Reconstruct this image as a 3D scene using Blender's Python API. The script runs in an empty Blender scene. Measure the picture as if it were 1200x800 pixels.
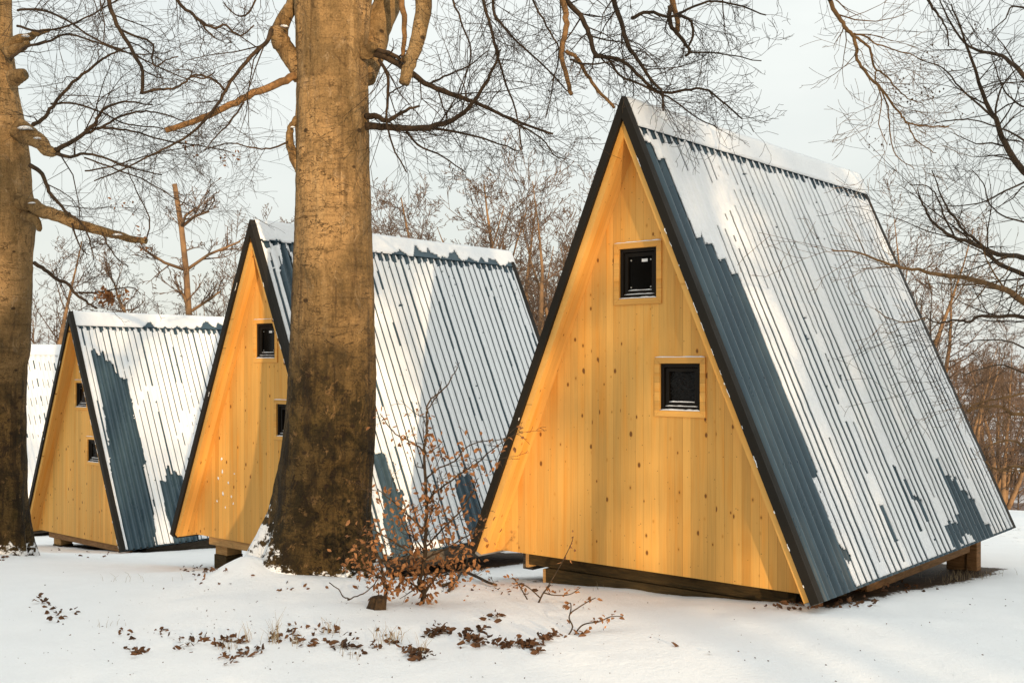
import bpy, math, random
import numpy as np
from mathutils import Vector, noise as mnoise
from mathutils.geometry import tessellate_polygon

random.seed(7)
SC = bpy.context.scene
COL = SC.collection
F_PX, HOR, EYE = 1267.0, 428.0, 1.75


def at(px, py, Y):
    """a photograph pixel seen at distance Y -> a point of the place"""
    return ((px - 600) / F_PX * Y, Y, EYE - (py - HOR) / F_PX * Y)


# ------------------------------------------------------------------ noise
def _h(ix, iy, s):
    n = (ix.astype(np.int64) * 374761393 + iy.astype(np.int64) * 668265263 + s * 974711) & 0x7fffffff
    n = ((n ^ (n >> 13)) * 1274126177) & 0x7fffffff
    n = n ^ (n >> 16)
    return (n & 0xffff) / 65535.0


def vn(x, y, s=0):
    x = np.asarray(x, float); y = np.asarray(y, float)
    ix = np.floor(x); iy = np.floor(y)
    fx = x - ix; fy = y - iy
    fx = fx * fx * (3 - 2 * fx); fy = fy * fy * (3 - 2 * fy)
    a = _h(ix, iy, s); b = _h(ix + 1, iy, s); c = _h(ix, iy + 1, s); d = _h(ix + 1, iy + 1, s)
    return (a * (1 - fx) + b * fx) * (1 - fy) + (c * (1 - fx) + d * fx) * fy


def fbm(x, y, s=0, o=3):
    t = 0; a = 1; n = 0
    for k in range(o):
        t = t + a * vn(np.asarray(x) * 2 ** k, np.asarray(y) * 2 ** k, s + k * 17); n += a; a *= .5
    return t / n


# ------------------------------------------------------------------ mesh collecting
class Acc:
    def __init__(s):
        s.V = []; s.n = 0; s.Fs = []; s.tubes = {}; s.smooth_faces = True

    def add(s, verts, faces):
        v = np.asarray(verts, float).reshape(-1, 3)
        b = s.n; s.V.append(v); s.n += len(v)
        by = {}
        for f in faces:
            by.setdefault(len(f), []).append(f)
        for k, fl in by.items():
            s.Fs.append(np.asarray(fl, np.int64) + b)
        return b

    def tube(s, pts, rad, sides=3):
        s.tubes.setdefault((len(pts), sides), []).append((pts, rad))

    def box(s, x0, x1, y0, y1, z0, z1):
        v = [(x, y, z) for x in (x0, x1) for y in (y0, y1) for z in (z0, z1)]
        s.add(v, BOXF)

    def hexa(s, v8):
        s.add(v8, BOXF)

    def flush(s):
        for (K, n), lst in s.tubes.items():
            P = np.array([a for a, _ in lst], float)       # m,K,3
            R = np.array([b for _, b in lst], float)       # m,K
            T = np.empty_like(P)
            T[:, 1:-1] = P[:, 2:] - P[:, :-2]
            T[:, 0] = P[:, 1] - P[:, 0]; T[:, -1] = P[:, -1] - P[:, -2]
            T /= np.linalg.norm(T, axis=2, keepdims=True) + 1e-9
            main = P[:, -1] - P[:, 0]
            main = main / (np.linalg.norm(main, axis=1, keepdims=True) + 1e-9)
            ref = np.where(np.abs(main[:, 2:3]) < .8, np.array([[0, 0, 1.]]), np.array([[1., 0, 0]]))
            ref = np.repeat(ref[:, None, :], K, 1)
            A = np.cross(T, ref); A /= np.linalg.norm(A, axis=2, keepdims=True) + 1e-9
            B = np.cross(T, A)
            ang = np.arange(n) / n * 2 * np.pi
            V = P[:, :, None, :] + R[:, :, None, None] * (np.cos(ang)[None, None, :, None] * A[:, :, None, :] + np.sin(ang)[None, None, :, None] * B[:, :, None, :])
            m = len(P)
            idx = np.arange(m * K * n).reshape(m, K, n) + s.n
            a = idx[:, :-1]; b = idx[:, 1:]
            q = np.stack([a, np.roll(a, -1, 2), np.roll(b, -1, 2), b], -1).reshape(-1, 4)
            s.V.append(V.reshape(-1, 3)); s.n += m * K * n
            s.Fs.append(q)
            if n >= 5:
                s.Fs.append(idx[:, -1, :]); s.Fs.append(idx[:, 0, ::-1])
        s.tubes = {}

    def build(s, name, mat=None, parent=None, smooth=False, origin=None):
        s.flush()
        me = bpy.data.meshes.new(name)
        V = np.concatenate(s.V) if s.V else np.zeros((0, 3))
        if origin is not None:
            V = V - np.asarray(origin)
        me.vertices.add(len(V)); me.vertices.foreach_set('co', V.ravel())
        li = np.concatenate([f.ravel() for f in s.Fs]); tot = np.concatenate([np.full(len(f), f.shape[1]) for f in s.Fs])
        me.loops.add(len(li)); me.loops.foreach_set('vertex_index', li.astype(np.int32))
        me.polygons.add(len(tot))
        me.polygons.foreach_set('loop_start', np.concatenate([[0], np.cumsum(tot)[:-1]]).astype(np.int32))
        me.polygons.foreach_set('loop_total', tot.astype(np.int32))
        me.polygons.foreach_set('use_smooth', np.full(len(tot), smooth))
        me.update(calc_edges=True); me.validate()
        o = bpy.data.objects.new(name, me); COL.objects.link(o)
        if mat: me.materials.append(mat)
        if parent: o.parent = parent
        if origin is not None: o.location = origin
        return o


BOXF = [(0, 1, 3, 2), (4, 6, 7, 5), (0, 4, 5, 1), (2, 3, 7, 6), (0, 2, 6, 4), (1, 5, 7, 3)]


def thing(name, loc, label, cat, group=None, rz=0):
    o = bpy.data.objects.new(name, None); COL.objects.link(o)
    o.empty_display_size = .2
    o.location = loc; o.rotation_euler = (0, 0, rz)
    return tag(o, label, cat, group)


def tag(o, label=None, cat=None, group=None, kind=None):
    if label: o['label'] = label
    if cat: o['category'] = cat
    if group: o['group'] = group
    if kind: o['kind'] = kind
    return o


def copy_tree(o, parent=None):
    c = o.copy(); COL.objects.link(c)
    if parent: c.parent = parent
    for ch in list(o.children):
        copy_tree(ch, c)
    return c


def bevel(o, w=.004):
    m = o.modifiers.new('bevel', 'BEVEL'); m.width = w; m.segments = 2; m.limit_method = 'ANGLE'
    return o


# ------------------------------------------------------------------ materials
class NT:
    def __init__(s, name, rough=.6, spec=.3):
        s.m = bpy.data.materials.new(name); s.m.use_nodes = True
        s.t = s.m.node_tree; s.N = s.t.nodes; s.L = s.t.links
        s.b = s.N['Principled BSDF']; s.b.inputs['Roughness'].default_value = rough
        s.b.inputs['Specular IOR Level'].default_value = spec
        s._tc = None

    def put(s, sock, v):
        if isinstance(v, bpy.types.NodeSocket): s.L.new(v, sock)
        elif v is not None: sock.default_value = v

    def obj(s):
        if not s._tc: s._tc = s.N.new('ShaderNodeTexCoord')
        return s._tc.outputs['Object']

    def math(s, op, a, b=None, c=None, clamp=False):
        n = s.N.new('ShaderNodeMath'); n.operation = op; n.use_clamp = clamp
        for i, v in enumerate((a, b, c)):
            if v is not None: s.put(n.inputs[i], v)
        return n.outputs[0]

    def sep(s, v):
        n = s.N.new('ShaderNodeSeparateXYZ'); s.L.new(v, n.inputs[0]); return n.outputs

    def comb(s, x, y, z):
        n = s.N.new('ShaderNodeCombineXYZ')
        for i, v in enumerate((x, y, z)): s.put(n.inputs[i], v)
        return n.outputs[0]

    def scale(s, v, sc, off=(0, 0, 0)):
        n = s.N.new('ShaderNodeMapping'); s.L.new(v, n.inputs[0]); n.inputs['Scale'].default_value = sc; n.inputs['Location'].default_value = off
        return n.outputs[0]

    def noise(s, v, scale=5, detail=3, rough=.5, dist=0):
        n = s.N.new('ShaderNodeTexNoise'); s.put(n.inputs['Vector'], v)
        n.inputs['Scale'].default_value = scale; n.inputs['Detail'].default_value = detail
        n.inputs['Roughness'].default_value = rough; n.inputs['Distortion'].default_value = dist
        return n.outputs[0]

    def voro(s, v, scale=5, feat='F1', rnd=1):
        n = s.N.new('ShaderNodeTexVoronoi'); n.feature = feat; s.put(n.inputs['Vector'], v); n.inputs['Scale'].default_value = scale
        n.inputs['Randomness'].default_value = rnd
        return n.outputs

    def white(s, w):
        n = s.N.new('ShaderNodeTexWhiteNoise'); n.noise_dimensions = '1D'; s.put(n.inputs['W'], w); return n.outputs[0]

    def step(s, v, a, b, lo=0, hi=1):
        n = s.N.new('ShaderNodeMapRange'); n.interpolation_type = 'SMOOTHSTEP'; s.put(n.inputs[0], v)
        n.inputs[1].default_value = a; n.inputs[2].default_value = b; n.inputs[3].default_value = lo; n.inputs[4].default_value = hi
        return n.outputs[0]

    def mix(s, f, a, b):
        n = s.N.new('ShaderNodeMix'); n.data_type = 'RGBA'
        s.put(n.inputs[0], f)
        for sock, v in ((n.inputs[6], a), (n.inputs[7], b)):
            if isinstance(v, (tuple, list)): v = (*v, 1)
            s.put(sock, v)
        return n.outputs[2]

    def mul(s, col, f):
        n = s.N.new('ShaderNodeVectorMath'); n.operation = 'SCALE'; s.put(n.inputs[0], col); s.put(n.inputs['Scale'], f); return n.outputs[0]

    def color(s, v):
        if isinstance(v, (tuple, list)): v = (*v, 1)
        s.put(s.b.inputs['Base Color'], v)

    def bump(s, h, strength=.3, dist=.01, prev=None):
        n = s.N.new('ShaderNodeBump'); n.inputs['Strength'].default_value = strength; n.inputs['Distance'].default_value = dist
        s.L.new(h, n.inputs['Height'])
        if prev is not None: s.L.new(prev, n.inputs['Normal'])
        s.L.new(n.outputs[0], s.b.inputs['Normal']); return n.outputs[0]


def wood_mat(name, base, axis='facade', knots=True, dark=1.0):
    m = NT(name, .62, .25)
    co = m.obj()
    if axis == 'facade':
        x, y, z = m.sep(co); along = z; across = x
    elif axis == 'slope':       # boards run along the ridge direction
        x, y, z = m.sep(co); along = z; across = y
    else:
        x, y, z = m.sep(co); along = x; across = z
    oi = m.N.new('ShaderNodeObjectInfo')
    rnd = m.math('MULTIPLY', oi.outputs['Random'], 37.0)
    across = m.math('ADD', across, rnd)
    bw = .072
    q = m.math('DIVIDE', across, bw)
    bid = m.math('FLOOR', q)
    fr = m.math('SUBTRACT', q, bid)
    r1 = m.white(bid)
    along2 = m.math('ADD', along, m.math('MULTIPLY', r1, 9.0))
    vec = m.comb(m.math('MULTIPLY', across, 85), 0, m.math('MULTIPLY', along2, 2.2))
    grain = m.noise(vec, 1.0, 4, .6, .6)
    vec2 = m.comb(m.math('MULTIPLY', across, 9), 0, m.math('MULTIPLY', along2, .9))
    broad = m.noise(vec2, 1.0, 2)
    val = m.math('ADD', m.math('MULTIPLY', m.math('SUBTRACT', grain, .5), .34), m.math('MULTIPLY', m.math('SUBTRACT', r1, .5), .26))
    val = m.math('ADD', val, m.math('MULTIPLY', m.math('SUBTRACT', broad, .5), .30))
    val = m.math('ADD', val, 1.0)
    col = m.mul((*base,), val)
    warm = m.mix(m.step(broad, .45, .75), col, m.mul((base[0] * .96, base[1] * .80, base[2] * .55), val))
    col = warm
    # gaps between the boards
    ed = m.math('MINIMUM', fr, m.math('SUBTRACT', 1.0, fr))
    gap = m.math('MULTIPLY', m.step(ed, .012, .035, 1, 0), m.step(m.white(m.math('ADD', bid, 5.5)), .2, .9, .15, .62))
    col = m.mix(gap, col, (base[0] * .42, base[1] * .32, base[2] * .2))
    if knots:
        vk = m.comb(m.math('MULTIPLY', across, 13.), 0, m.math('MULTIPLY', along2, 8.0))
        vo = m.voro(vk, 1.0)
        cr = m.sep(vo['Color'])[0]
        rad = m.step(cr, .30, 1.0, .02, .165)
        kn = m.math('SUBTRACT', rad, vo['Distance'])
        core = m.step(kn, -.02, .015)
        halo = m.step(kn, -.10, .0, 0, .55)
        has = m.step(cr, .33, .37)
        col = m.mix(m.math('MULTIPLY', halo, has), col, (base[0] * .72, base[1] * .52, base[2] * .25))
        col = m.mix(m.math('MULTIPLY', m.math('MULTIPLY', core, .85), has), col, (.12, .042, .012))
        v3 = m.voro(m.comb(m.math('MULTIPLY', across, 21), 4.0, m.math('MULTIPLY', along2, 19)), 1.0)
        sm = m.math('MULTIPLY', m.step(v3['Distance'], .05, .11, 1, 0), m.step(m.sep(v3['Color'])[1], .55, .6))
        col = m.mix(m.math('MULTIPLY', sm, .8), col, (.13, .045, .012))
    m.color(m.mul(col, dark))
    h = m.math('SUBTRACT', m.math('MULTIPLY', grain, .25), m.step(ed, .0, .03, 1, 0))
    m.bump(h, .35, .003)
    return m.m


def timber_mat(name, c1, c2, sc=8):
    m = NT(name, .8, .2)
    co = m.obj()
    g = m.noise(m.scale(co, (3, 3, 30)), sc * .25, 5, .65, .5)
    p = m.noise(co, sc * .6, 4, .6)
    col = m.mix(m.step(g, .3, .7), c1, c2)
    col = m.mix(m.step(p, .55, .75, 0, .7), col, (c1[0] * .4, c1[1] * .4, c1[2] * .4))
    m.color(col); m.bump(g, .5, .006)
    return m.m


def metal_mat(name, c, rough=.38, spec=.5):
    m = NT(name, rough, .5)
    co = m.obj()
    n = m.noise(m.scale(co, (2, 2, .6)), 3, 4, .6)
    m.color(m.mix(n, tuple(v * .85 for v in c), tuple(v * 1.2 for v in c)))
    m.L.new(m.step(n, .3, .7, rough - .06, rough + .1), m.b.inputs['Roughness'])
    m.b.inputs['Specular IOR Level'].default_value = spec
    return m.m


def snow_mat(name, c=(.86, .87, .88), ground=False):
    m = NT(name, .7, .25)
    co = m.obj()
    a = m.noise(co, 2.2, 4, .55); b = m.noise(co, 30, 4, .6); cfine = m.noise(co, 150, 2, .6)
    col = m.mix(m.step(a, .3, .7), tuple(v * .975 for v in c), c)
    if ground:
        at_ = m.N.new('ShaderNodeAttribute'); at_.attribute_name = 'bare'
        n1 = m.noise(co, 5, 5, .7); n2 = m.noise(co, 26, 4, .7)
        e = m.math('ADD', at_.outputs['Fac'], m.math('MULTIPLY', m.math('SUBTRACT', m.math('ADD', n1, n2), 1.0), .9))
        soil = m.mix(m.step(n2, .35, .65), (.022, .014, .008), (.10, .055, .026))
        k = m.step(e, .46, .56)
        at2 = m.N.new('ShaderNodeAttribute'); at2.attribute_name = 'thin'
        sp = m.noise(m.scale(co, (1, .5, 1)), 9, 5, .8)
        k2 = m.step(m.math('ADD', sp, m.math('MULTIPLY', at2.outputs['Fac'], .24)), .76, .82, 0, .8)
        col = m.mix(k2, col, (.17, .13, .08))
        col = m.mix(k, col, soil)
        # far, wooded and leaf-covered slopes
        at3 = m.N.new('ShaderNodeAttribute'); at3.attribute_name = 'wood'
        fn = m.noise(m.scale(co, (1, 1, 1)), .12, 6, .7)
        k3 = m.math('MULTIPLY', at3.outputs['Fac'], m.step(fn, .36, .56))
        col = m.mix(k3, col, (.16, .105, .085))
    m.color(col)
    p = m.bump(a, .4, .05)
    p = m.bump(b, .55, .014, p)
    m.bump(cfine, .6, .006, p)
    return m.m


def bark_mat():
    m = NT('beech_bark', .85, .15)
    co = m.obj()
    x, y, z = m.sep(co)
    fiss = m.noise(m.scale(co, (9, 9, 1.3)), 1.6, 6, .68, .6)
    hor = m.noise(m.scale(co, (2.2, 2.2, 15)), 1.1, 5, .65, .8)
    big = m.noise(co, 1.6, 4, .6, .5)
    med = m.noise(m.scale(co, (1, 1, .6)), 6.5, 5, .7, .4)
    fine = m.noise(co, 60, 4, .7)
    up = m.mix(m.step(big, .35, .65), (.20, .125, .052), (.37, .225, .095))
    up = m.mix(m.step(hor, .54, .70, 0, .6), up, (.11, .065, .026))
    up = m.mix(m.step(med, .55, .66, 0, .7), up, (.12, .075, .030))
    up = m.mix(m.step(med, .42, .28, 0, .35), up, (.40, .29, .18))
    streak = m.noise(m.scale(co, (7, 7, .45), (2, 5, 1)), 1.0, 4, .65, .3)
    up = m.mix(m.step(streak, .54, .66, 0, .7), up, (.085, .050, .022))
    up = m.mix(m.step(streak, .44, .34, 0, .5), up, (.40, .26, .12))
    pat0 = m.noise(m.scale(co, (1, 1, .6), (9, 3, 2)), 10, 6, .75, .8)
    up = m.mix(m.step(pat0, .57, .64, 0, .7), up, (.10, .060, .026))
    up = m.mix(m.step(pat0, .42, .36, 0, .4), up, (.46, .33, .19))
    pat = m.noise(m.scale(co, (1, 1, .75), (4, 1, 7)), 9, 6, .72, .6)
    lo = m.mix(m.step(med, .40, .60), (.026, .018, .007), (.080, .050, .017))
    lo = m.mix(m.step(big, .52, .70, 0, .6), lo, (.075, .050, .010))
    lo = m.mix(m.step(pat, .57, .61, 0, .8), lo, (.016, .010, .006))
    lo = m.mix(m.step(pat, .41, .36, 0, .7), lo, (.17, .10, .042))
    lo = m.mix(m.step(streak, .54, .62, 0, .6), lo, (.012, .008, .005))
    cn = m.noise(m.scale(co, (3.2, 3.2, 10), (5, 2, 8)), 1.3, 5, .6, .9)
    cre = m.step(m.math('ABSOLUTE', m.math('SUBTRACT', cn, .5)), .004, .016, 1, 0)
    cra = m.math('MULTIPLY', cre, m.step(big, .42, .6, .1, .85))
    up = m.mix(cra, up, (.055, .032, .014))
    lo = m.mix(m.math('MULTIPLY', cre, .5), lo, (.010, .007, .004))
    zz = m.math('ADD', z, m.math('MULTIPLY', m.math('SUBTRACT', big, .5), 2.0))
    cn = m.noise(m.scale(co, (3.2, 3.2, 10), (5, 2, 8)), 1.3, 5, .6, .9)
    cre = m.step(m.math('ABSOLUTE', m.math('SUBTRACT', cn, .5)), .004, .016, 1, 0)
    cra = m.math('MULTIPLY', cre, m.step(big, .42, .6, .1, .85))
    up = m.mix(cra, up, (.055, .032, .014))
    lo = m.mix(m.math('MULTIPLY', cre, .5), lo, (.010, .007, .004))
    zz = m.math('ADD', zz, m.math('MULTIPLY', m.math('SUBTRACT', med, .5), 1.0))
    k = m.step(zz, 1.4, 3.3)
    col = m.mix(k, lo, up)
    v = m.voro(m.scale(co, (5, 5, 7), (3, 1, 2)), 1)
    spot = m.math('MULTIPLY', m.step(v['Distance'], .10, .17, 1, 0), m.step(m.sep(v['Color'])[0], .6, .66))
    col = m.mix(m.math('MULTIPLY', spot, .85), col, (.025, .015, .008))
    vs = m.voro(m.scale(co, (17, 17, 21), (1, 4, 2)), 1)
    spot2 = m.math('MULTIPLY', m.step(vs['Distance'], .12, .2, 1, 0), m.step(m.sep(vs['Color'])[0], .7, .74))
    col = m.mix(m.math('MULTIPLY', spot2, .6), col, (.05, .03, .014))
    col = m.mul(col, m.step(fine, .3, .7, .78, 1.2))
    # wind-blown snow stuck low on the weather side
    sn = m.noise(m.scale(co, (1, 1, 1.5)), 11, 5, .7)
    side = m.step(m.math('SUBTRACT', m.math('MULTIPLY', x, -1.0), m.math('MULTIPLY', z, .50)), -.18, .42, 0, .36)
    lowz = m.step(z, .06, .26, .30, 0)
    ks = m.step(m.math('ADD', sn, m.math('ADD', side, lowz)), .76, .82)
    col = m.mix(ks, col, (.84, .85, .86))
    m.color(col)
    p = m.bump(m.math('ADD', fiss, m.math('MULTIPLY', hor, .8)), .9, .04)
    p = m.bump(med, .7, .035, p)
    m.bump(fine, .6, .008, p)
    return m.m


def plain_mat(name, c1, c2, sc=20, rough=.8, spec=.2, bump=.3, bd=.004):
    m = NT(name, rough, spec)
    co = m.obj(); n = m.noise(co, sc, 3, .6)
    m.color(m.mix(m.step(n, .3, .7), c1, c2))
    if bump: m.bump(n, bump, bd)
    return m.m


def glass_mat(name, film=False):
    m = NT(name, .08, .16)
    m.color((.004, .0035, .003))
    co = m.obj()
    if film:
        n = m.noise(m.scale(co, (1, 1, 1.6)), 7, 3, .55, 2.2)
        m.bump(n, .9, .03); m.b.inputs['Roughness'].default_value = .16
    else:
        n = m.noise(co, 3, 1); m.bump(n, .05, .01)
    return m.m


WOODC = (.70, .378, .094)
M = dict(
    wood=wood_mat('spruce_boards', WOODC),
    soffit=wood_mat('spruce_panel', (.70, .375, .095), 'slope', True),
    trim=wood_mat('spruce_trim', (.70, .37, .09), 'other', False),
    pale=timber_mat('fresh_timber', (.36, .20, .075), (.52, .31, .12)),
    joist=timber_mat('brown_timber', (.16, .085, .035), (.30, .16, .07)),
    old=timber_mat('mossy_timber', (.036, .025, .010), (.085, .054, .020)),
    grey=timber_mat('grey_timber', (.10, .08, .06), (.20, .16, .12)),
    under=plain_mat('dark_underside', (.03, .02, .012), (.06, .04, .025), 10),
    metal=metal_mat('blue_grey_steel', (.036, .070, .094), .30),
    verge=metal_mat('black_trim_steel', (.016, .013, .009), .55, .18),
    frame=metal_mat('dark_window_frame', (.009, .007, .005), .5, .15),
    eave=metal_mat('grey_eave_strip', (.22, .22, .22), .4),
    snow=snow_mat('roof_snow'),
    ground=snow_mat('snow_ground', ground=True),
    bark=bark_mat(),
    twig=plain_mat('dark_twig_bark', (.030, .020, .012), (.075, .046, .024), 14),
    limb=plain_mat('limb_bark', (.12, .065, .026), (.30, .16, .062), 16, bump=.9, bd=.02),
    cut=plain_mat('cut_wood', (.34, .17, .06), (.46, .25, .10), 30),
    sun_tinted_twig=plain_mat('sun_tinted_twig_bark', (.10, .055, .022), (.21, .115, .045), 10),  # lighter golden copy of the twig bark, low sunlight put into its colour
    bgtrunk=plain_mat('far_trunk_bark', (.13, .08, .045), (.27, .16, .08), 3, bump=.5, bd=.03),
    bgtwig=plain_mat('far_twig_bark', (.085, .056, .038), (.15, .098, .066), 1.5, bump=0),
    leaf=plain_mat('dead_beech_leaf', (.13, .055, .020), (.36, .165, .062), 9, .7, .25),
    litter=plain_mat('wet_leaf_litter', (.045, .022, .011), (.17, .078, .032), 6, .75, .25),
    husk=plain_mat('beech_husk', (.05, .03, .018), (.10, .06, .03), 30),
    stumpm=plain_mat('dark_stump', (.018, .011, .006), (.06, .034, .014), 30, bump=.8, bd=.01),
    grass=plain_mat('dry_grass', (.22, .16, .09), (.40, .31, .19), 8),
    glass=glass_mat('window_glass'),
    film=glass_mat('film_covered_glass', True),
    white=plain_mat('white_sticker', (.75, .75, .73), (.8, .8, .78), 5, bump=0),
    rodm=plain_mat('pale_bead', (.42, .40, .36), (.5, .48, .44), 5, bump=0),
)

# ------------------------------------------------------------------ terrain
CTRL = np.array([
    (0, 0, .05), (-4, 0, .05), (5, 0, .05), (0, -8, .1), (-10, -6, .1), (10, -6, .1), (0, 4, .03), (-3, 5.5, .0), (3, 5.5, .02), (0, 6, .02), (7, 5, .05),
    (4.5, 7.8, -.02), (2.1, 7.2, .075), (-.33, 9.3, -.13), (1, 8.1, -.01), (4.1, 9.9, -.22), (5.0, 10.9, -.30), (2.6, 12.8, -.45), (8, 10, -.2),
    (-1.2, 8.0, -.0), (-1.7, 9.4, -.09), (-.6, 10.2, -.25), (-3, 8.5, -.05), (-1.7, 11.0, -.46), (-4.2, 13.1, -.68), (-3.2, 12.0, -.56), (1.2, 14.6, -.8), (-1, 15, -.9),
    (-6.1, 13, -.51), (-5, 10, -.2), (-9, 10, -.2), (-6.0, 16.4, -1.10), (-8.3, 18.3, -1.33), (-4, 19, -1.35), (-11, 22, -1.75), (-14, 17, -1.2),
    (10, 22, -1.35), (6, 17, -.85), (2, 22, -1.6), (-4, 26, -2.0), (10, 14, -.55), (16, 16, -.7), (-15, 26, -2.2), (12, 32, -2.4), (-5, 34, -2.9), (22, 28, -2.0)], float)


def _tp(r2):
    return np.where(r2 > 1e-9, r2 * np.log(r2 + 1e-12) * .5, 0)


_n = len(CTRL)
_A = np.zeros((_n + 3, _n + 3))
_d = ((CTRL[:, None, :2] - CTRL[None, :, :2]) ** 2).sum(-1)
_A[:_n, :_n] = _tp(_d) + np.eye(_n) * .15
_A[:_n, _n] = 1; _A[:_n, _n + 1:] = CTRL[:, :2]; _A[_n, :_n] = 1; _A[_n + 1:, :_n] = CTRL[:, :2].T
_W = np.linalg.solve(_A, np.concatenate([CTRL[:, 2], [0, 0, 0]]))


def gz(X, Y):
    X = np.asarray(X, float); Y = np.asarray(Y, float)
    z = _W[_n] + _W[_n + 1] * X + _W[_n + 2] * Y
    for i in range(_n):
        z = z + _W[i] * _tp((X - CTRL[i, 0]) ** 2 + (Y - CTRL[i, 1]) ** 2)
    D = np.hypot(X, Y)
    far = np.interp(D, [0, 20, 30, 45, 75, 110, 150, 200, 240, 300, 500, 2500], [0, -1.2, -2.3, -3.7, -8.0, -7.5, -5.0, -1.6, -.6, -1.5, -10, -70])
    far = far + np.clip((D - 90) / 120, 0, 1) * 2.4 * (fbm(X / 70., Y / 70., 3, 3) - .5)
    back = np.interp(D, [0, 60, 300, 2500], [.1, .3, .0, -20])
    t = np.clip((Y + 12) / 24., 0, 1)
    far = far * t + back * (1 - t)
    w = np.clip((D - 25) / 20., 0, 1); w = w * w * (3 - 2 * w)
    z = z * (1 - w) + far * w
    z = z + .055 * (fbm(X / 1.6, Y / 1.6, 11, 3) - .5) + .028 * (fbm(X / .30, Y / .30, 5, 4) - .5)
    z = z + .20 * np.exp(-(((X + 2.28) / .30) ** 2 + ((Y - 9.35) / .35) ** 2)) + .05 * np.exp(-(((X + 1.9) / .6) ** 2 + ((Y - 9.0) / .3) ** 2))
    z = z + .07 * np.exp(-(((X + 2.9) / .7) ** 2 + ((Y - 10.6) / .5) ** 2))
    return z


def g1(X, Y):
    return float(gz(np.array([X]), np.array([Y]))[0])


def ground_px(px, py):
    """where the sight line through a pixel meets the snow"""
    lo, hi = 3., 80.
    Y = np.linspace(lo, hi, 3000)
    X = (px - 600) / F_PX * Y; Z = EYE - (py - HOR) / F_PX * Y
    i = int(np.argmax(gz(X, Y) >= Z))
    return float(X[i]), float(Y[i]), float(gz(X[i:i + 1], Y[i:i + 1])[0])


TH = math.radians(-40.54)
CX, SX = math.cos(TH), math.sin(TH)
W_, H_, L_ = 1.6, 3.65, 4.48
SL = math.hypot(W_, H_)
CABINS = [((.864, 8.424), .15), ((-2.952, 12.224), -.30), ((-7.2, 17.6), -1.065), ((-11.36, 22.88), -1.49)]


def build_ground():
    def coords(lo, hi, st, ext, g=1.12):
        c = list(np.arange(lo, hi, st)); s = st
        x = c[-1]
        while x < ext: s *= g; x += s; c.append(x)
        x = c[0]; s = st; pre = []
        while x > -ext: s *= g; x -= s; pre.append(x)
        return np.array(pre[::-1] + c)
    xs = coords(-12, 9, .06, 2000); ys = coords(4.6, 22, .055, 2000)
    X, Y = np.meshgrid(xs, ys)
    Z = gz(X.ravel(), Y.ravel())
    V = np.stack([X.ravel(), Y.ravel(), Z], 1)
    nx, ny = len(xs), len(ys)
    i = np.arange(nx * ny).reshape(ny, nx)
    q = np.stack([i[:-1, :-1], i[:-1, 1:], i[1:, 1:], i[1:, :-1]], -1).reshape(-1, 4)
    a = Acc(); a.V.append(V); a.n = len(V); a.Fs.append(q)
    o = a.build('snowy_ground', M['ground'], smooth=True)
    tag(o, kind='structure')
    me = o.data
    bare = np.zeros(len(V))
    for (ox, oy), z0 in CABINS:
        dx = V[:, 0] - ox; dy = V[:, 1] - oy
        u = CX * dx + SX * dy; v = -SX * dx + CX * dy
        d = np.maximum(np.maximum(u - 1.58, -1.15 - u), np.maximum(v - 4.4, .32 - v))
        bare = np.maximum(bare, np.clip(.5 - d / .35, 0, 1))
    thin = np.exp(-(((V[:, 0] - 9) / 5) ** 2 + ((V[:, 1] - 16) / 6) ** 2)) * .8 + .25 * np.exp(-(((V[:, 0] - 4.6) / .8) ** 2 + ((V[:, 1] - 10.3) / .6) ** 2))
    D = np.hypot(V[:, 0], V[:, 1])
    wood = np.clip((D - 50) / 25, 0, 1) * np.clip((V[:, 1] - 5) / 20, 0, 1)
    for nme, arr in (('bare', bare), ('thin', thin), ('wood', wood)):
        t = me.attributes.new(nme, 'FLOAT', 'POINT'); t.data.foreach_set('value', arr.astype(np.float32))


build_ground()

# ------------------------------------------------------------------ cabins
PITCH = L_ / 39
AMP = .046


def prof(u):
    c = .5 - .5 * np.cos(2 * np.pi * u / PITCH)
    return AMP * (c * c * (3 - 2 * c))


def slope_pt(side, u, v, h):
    """side +1 right slope, -1 left; u along the ridge, v down the slope, h out of it"""
    x = (W_ * v + H_ * h) / SL
    z = H_ + (-H_ * v + W_ * h) / SL
    return np.stack([side * x, np.asarray(u) + 0 * x, z], -1)


def slab(a, side, u0, u1, v0, v1, h0, h1):
    P = [tuple(slope_pt(side, np.array(u), np.array(v), np.array(h))) for u in (u0, u1) for v in (v0, v1) for h in (h0, h1)]
    a.hexa(P)


def mslab(a, side, u0, u1, v1, h0, h1, gap=.001):
    """a slab that reaches up to the ridge plane and is mitred there"""
    P = []
    for u in (u0, u1):
        for k in (0, 1):
            for h in (h0, h1):
                v = v1 if k else (gap - H_ * h / SL) * SL / W_
                P.append(tuple(slope_pt(side, np.array(u), np.array(v), np.array(h))))
    a.hexa(P)


def inside(poly, u, v):
    r = np.zeros(u.shape, bool); n = len(poly); j = n - 1
    for i in range(n):
        ui, vi = poly[i]; uj, vj = poly[j]
        c = ((vi > v) != (vj > v)) & (u < (uj - ui) * (v - vi) / (vj - vi + 1e-9) + ui)
        r ^= c; j = i
    return r


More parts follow.
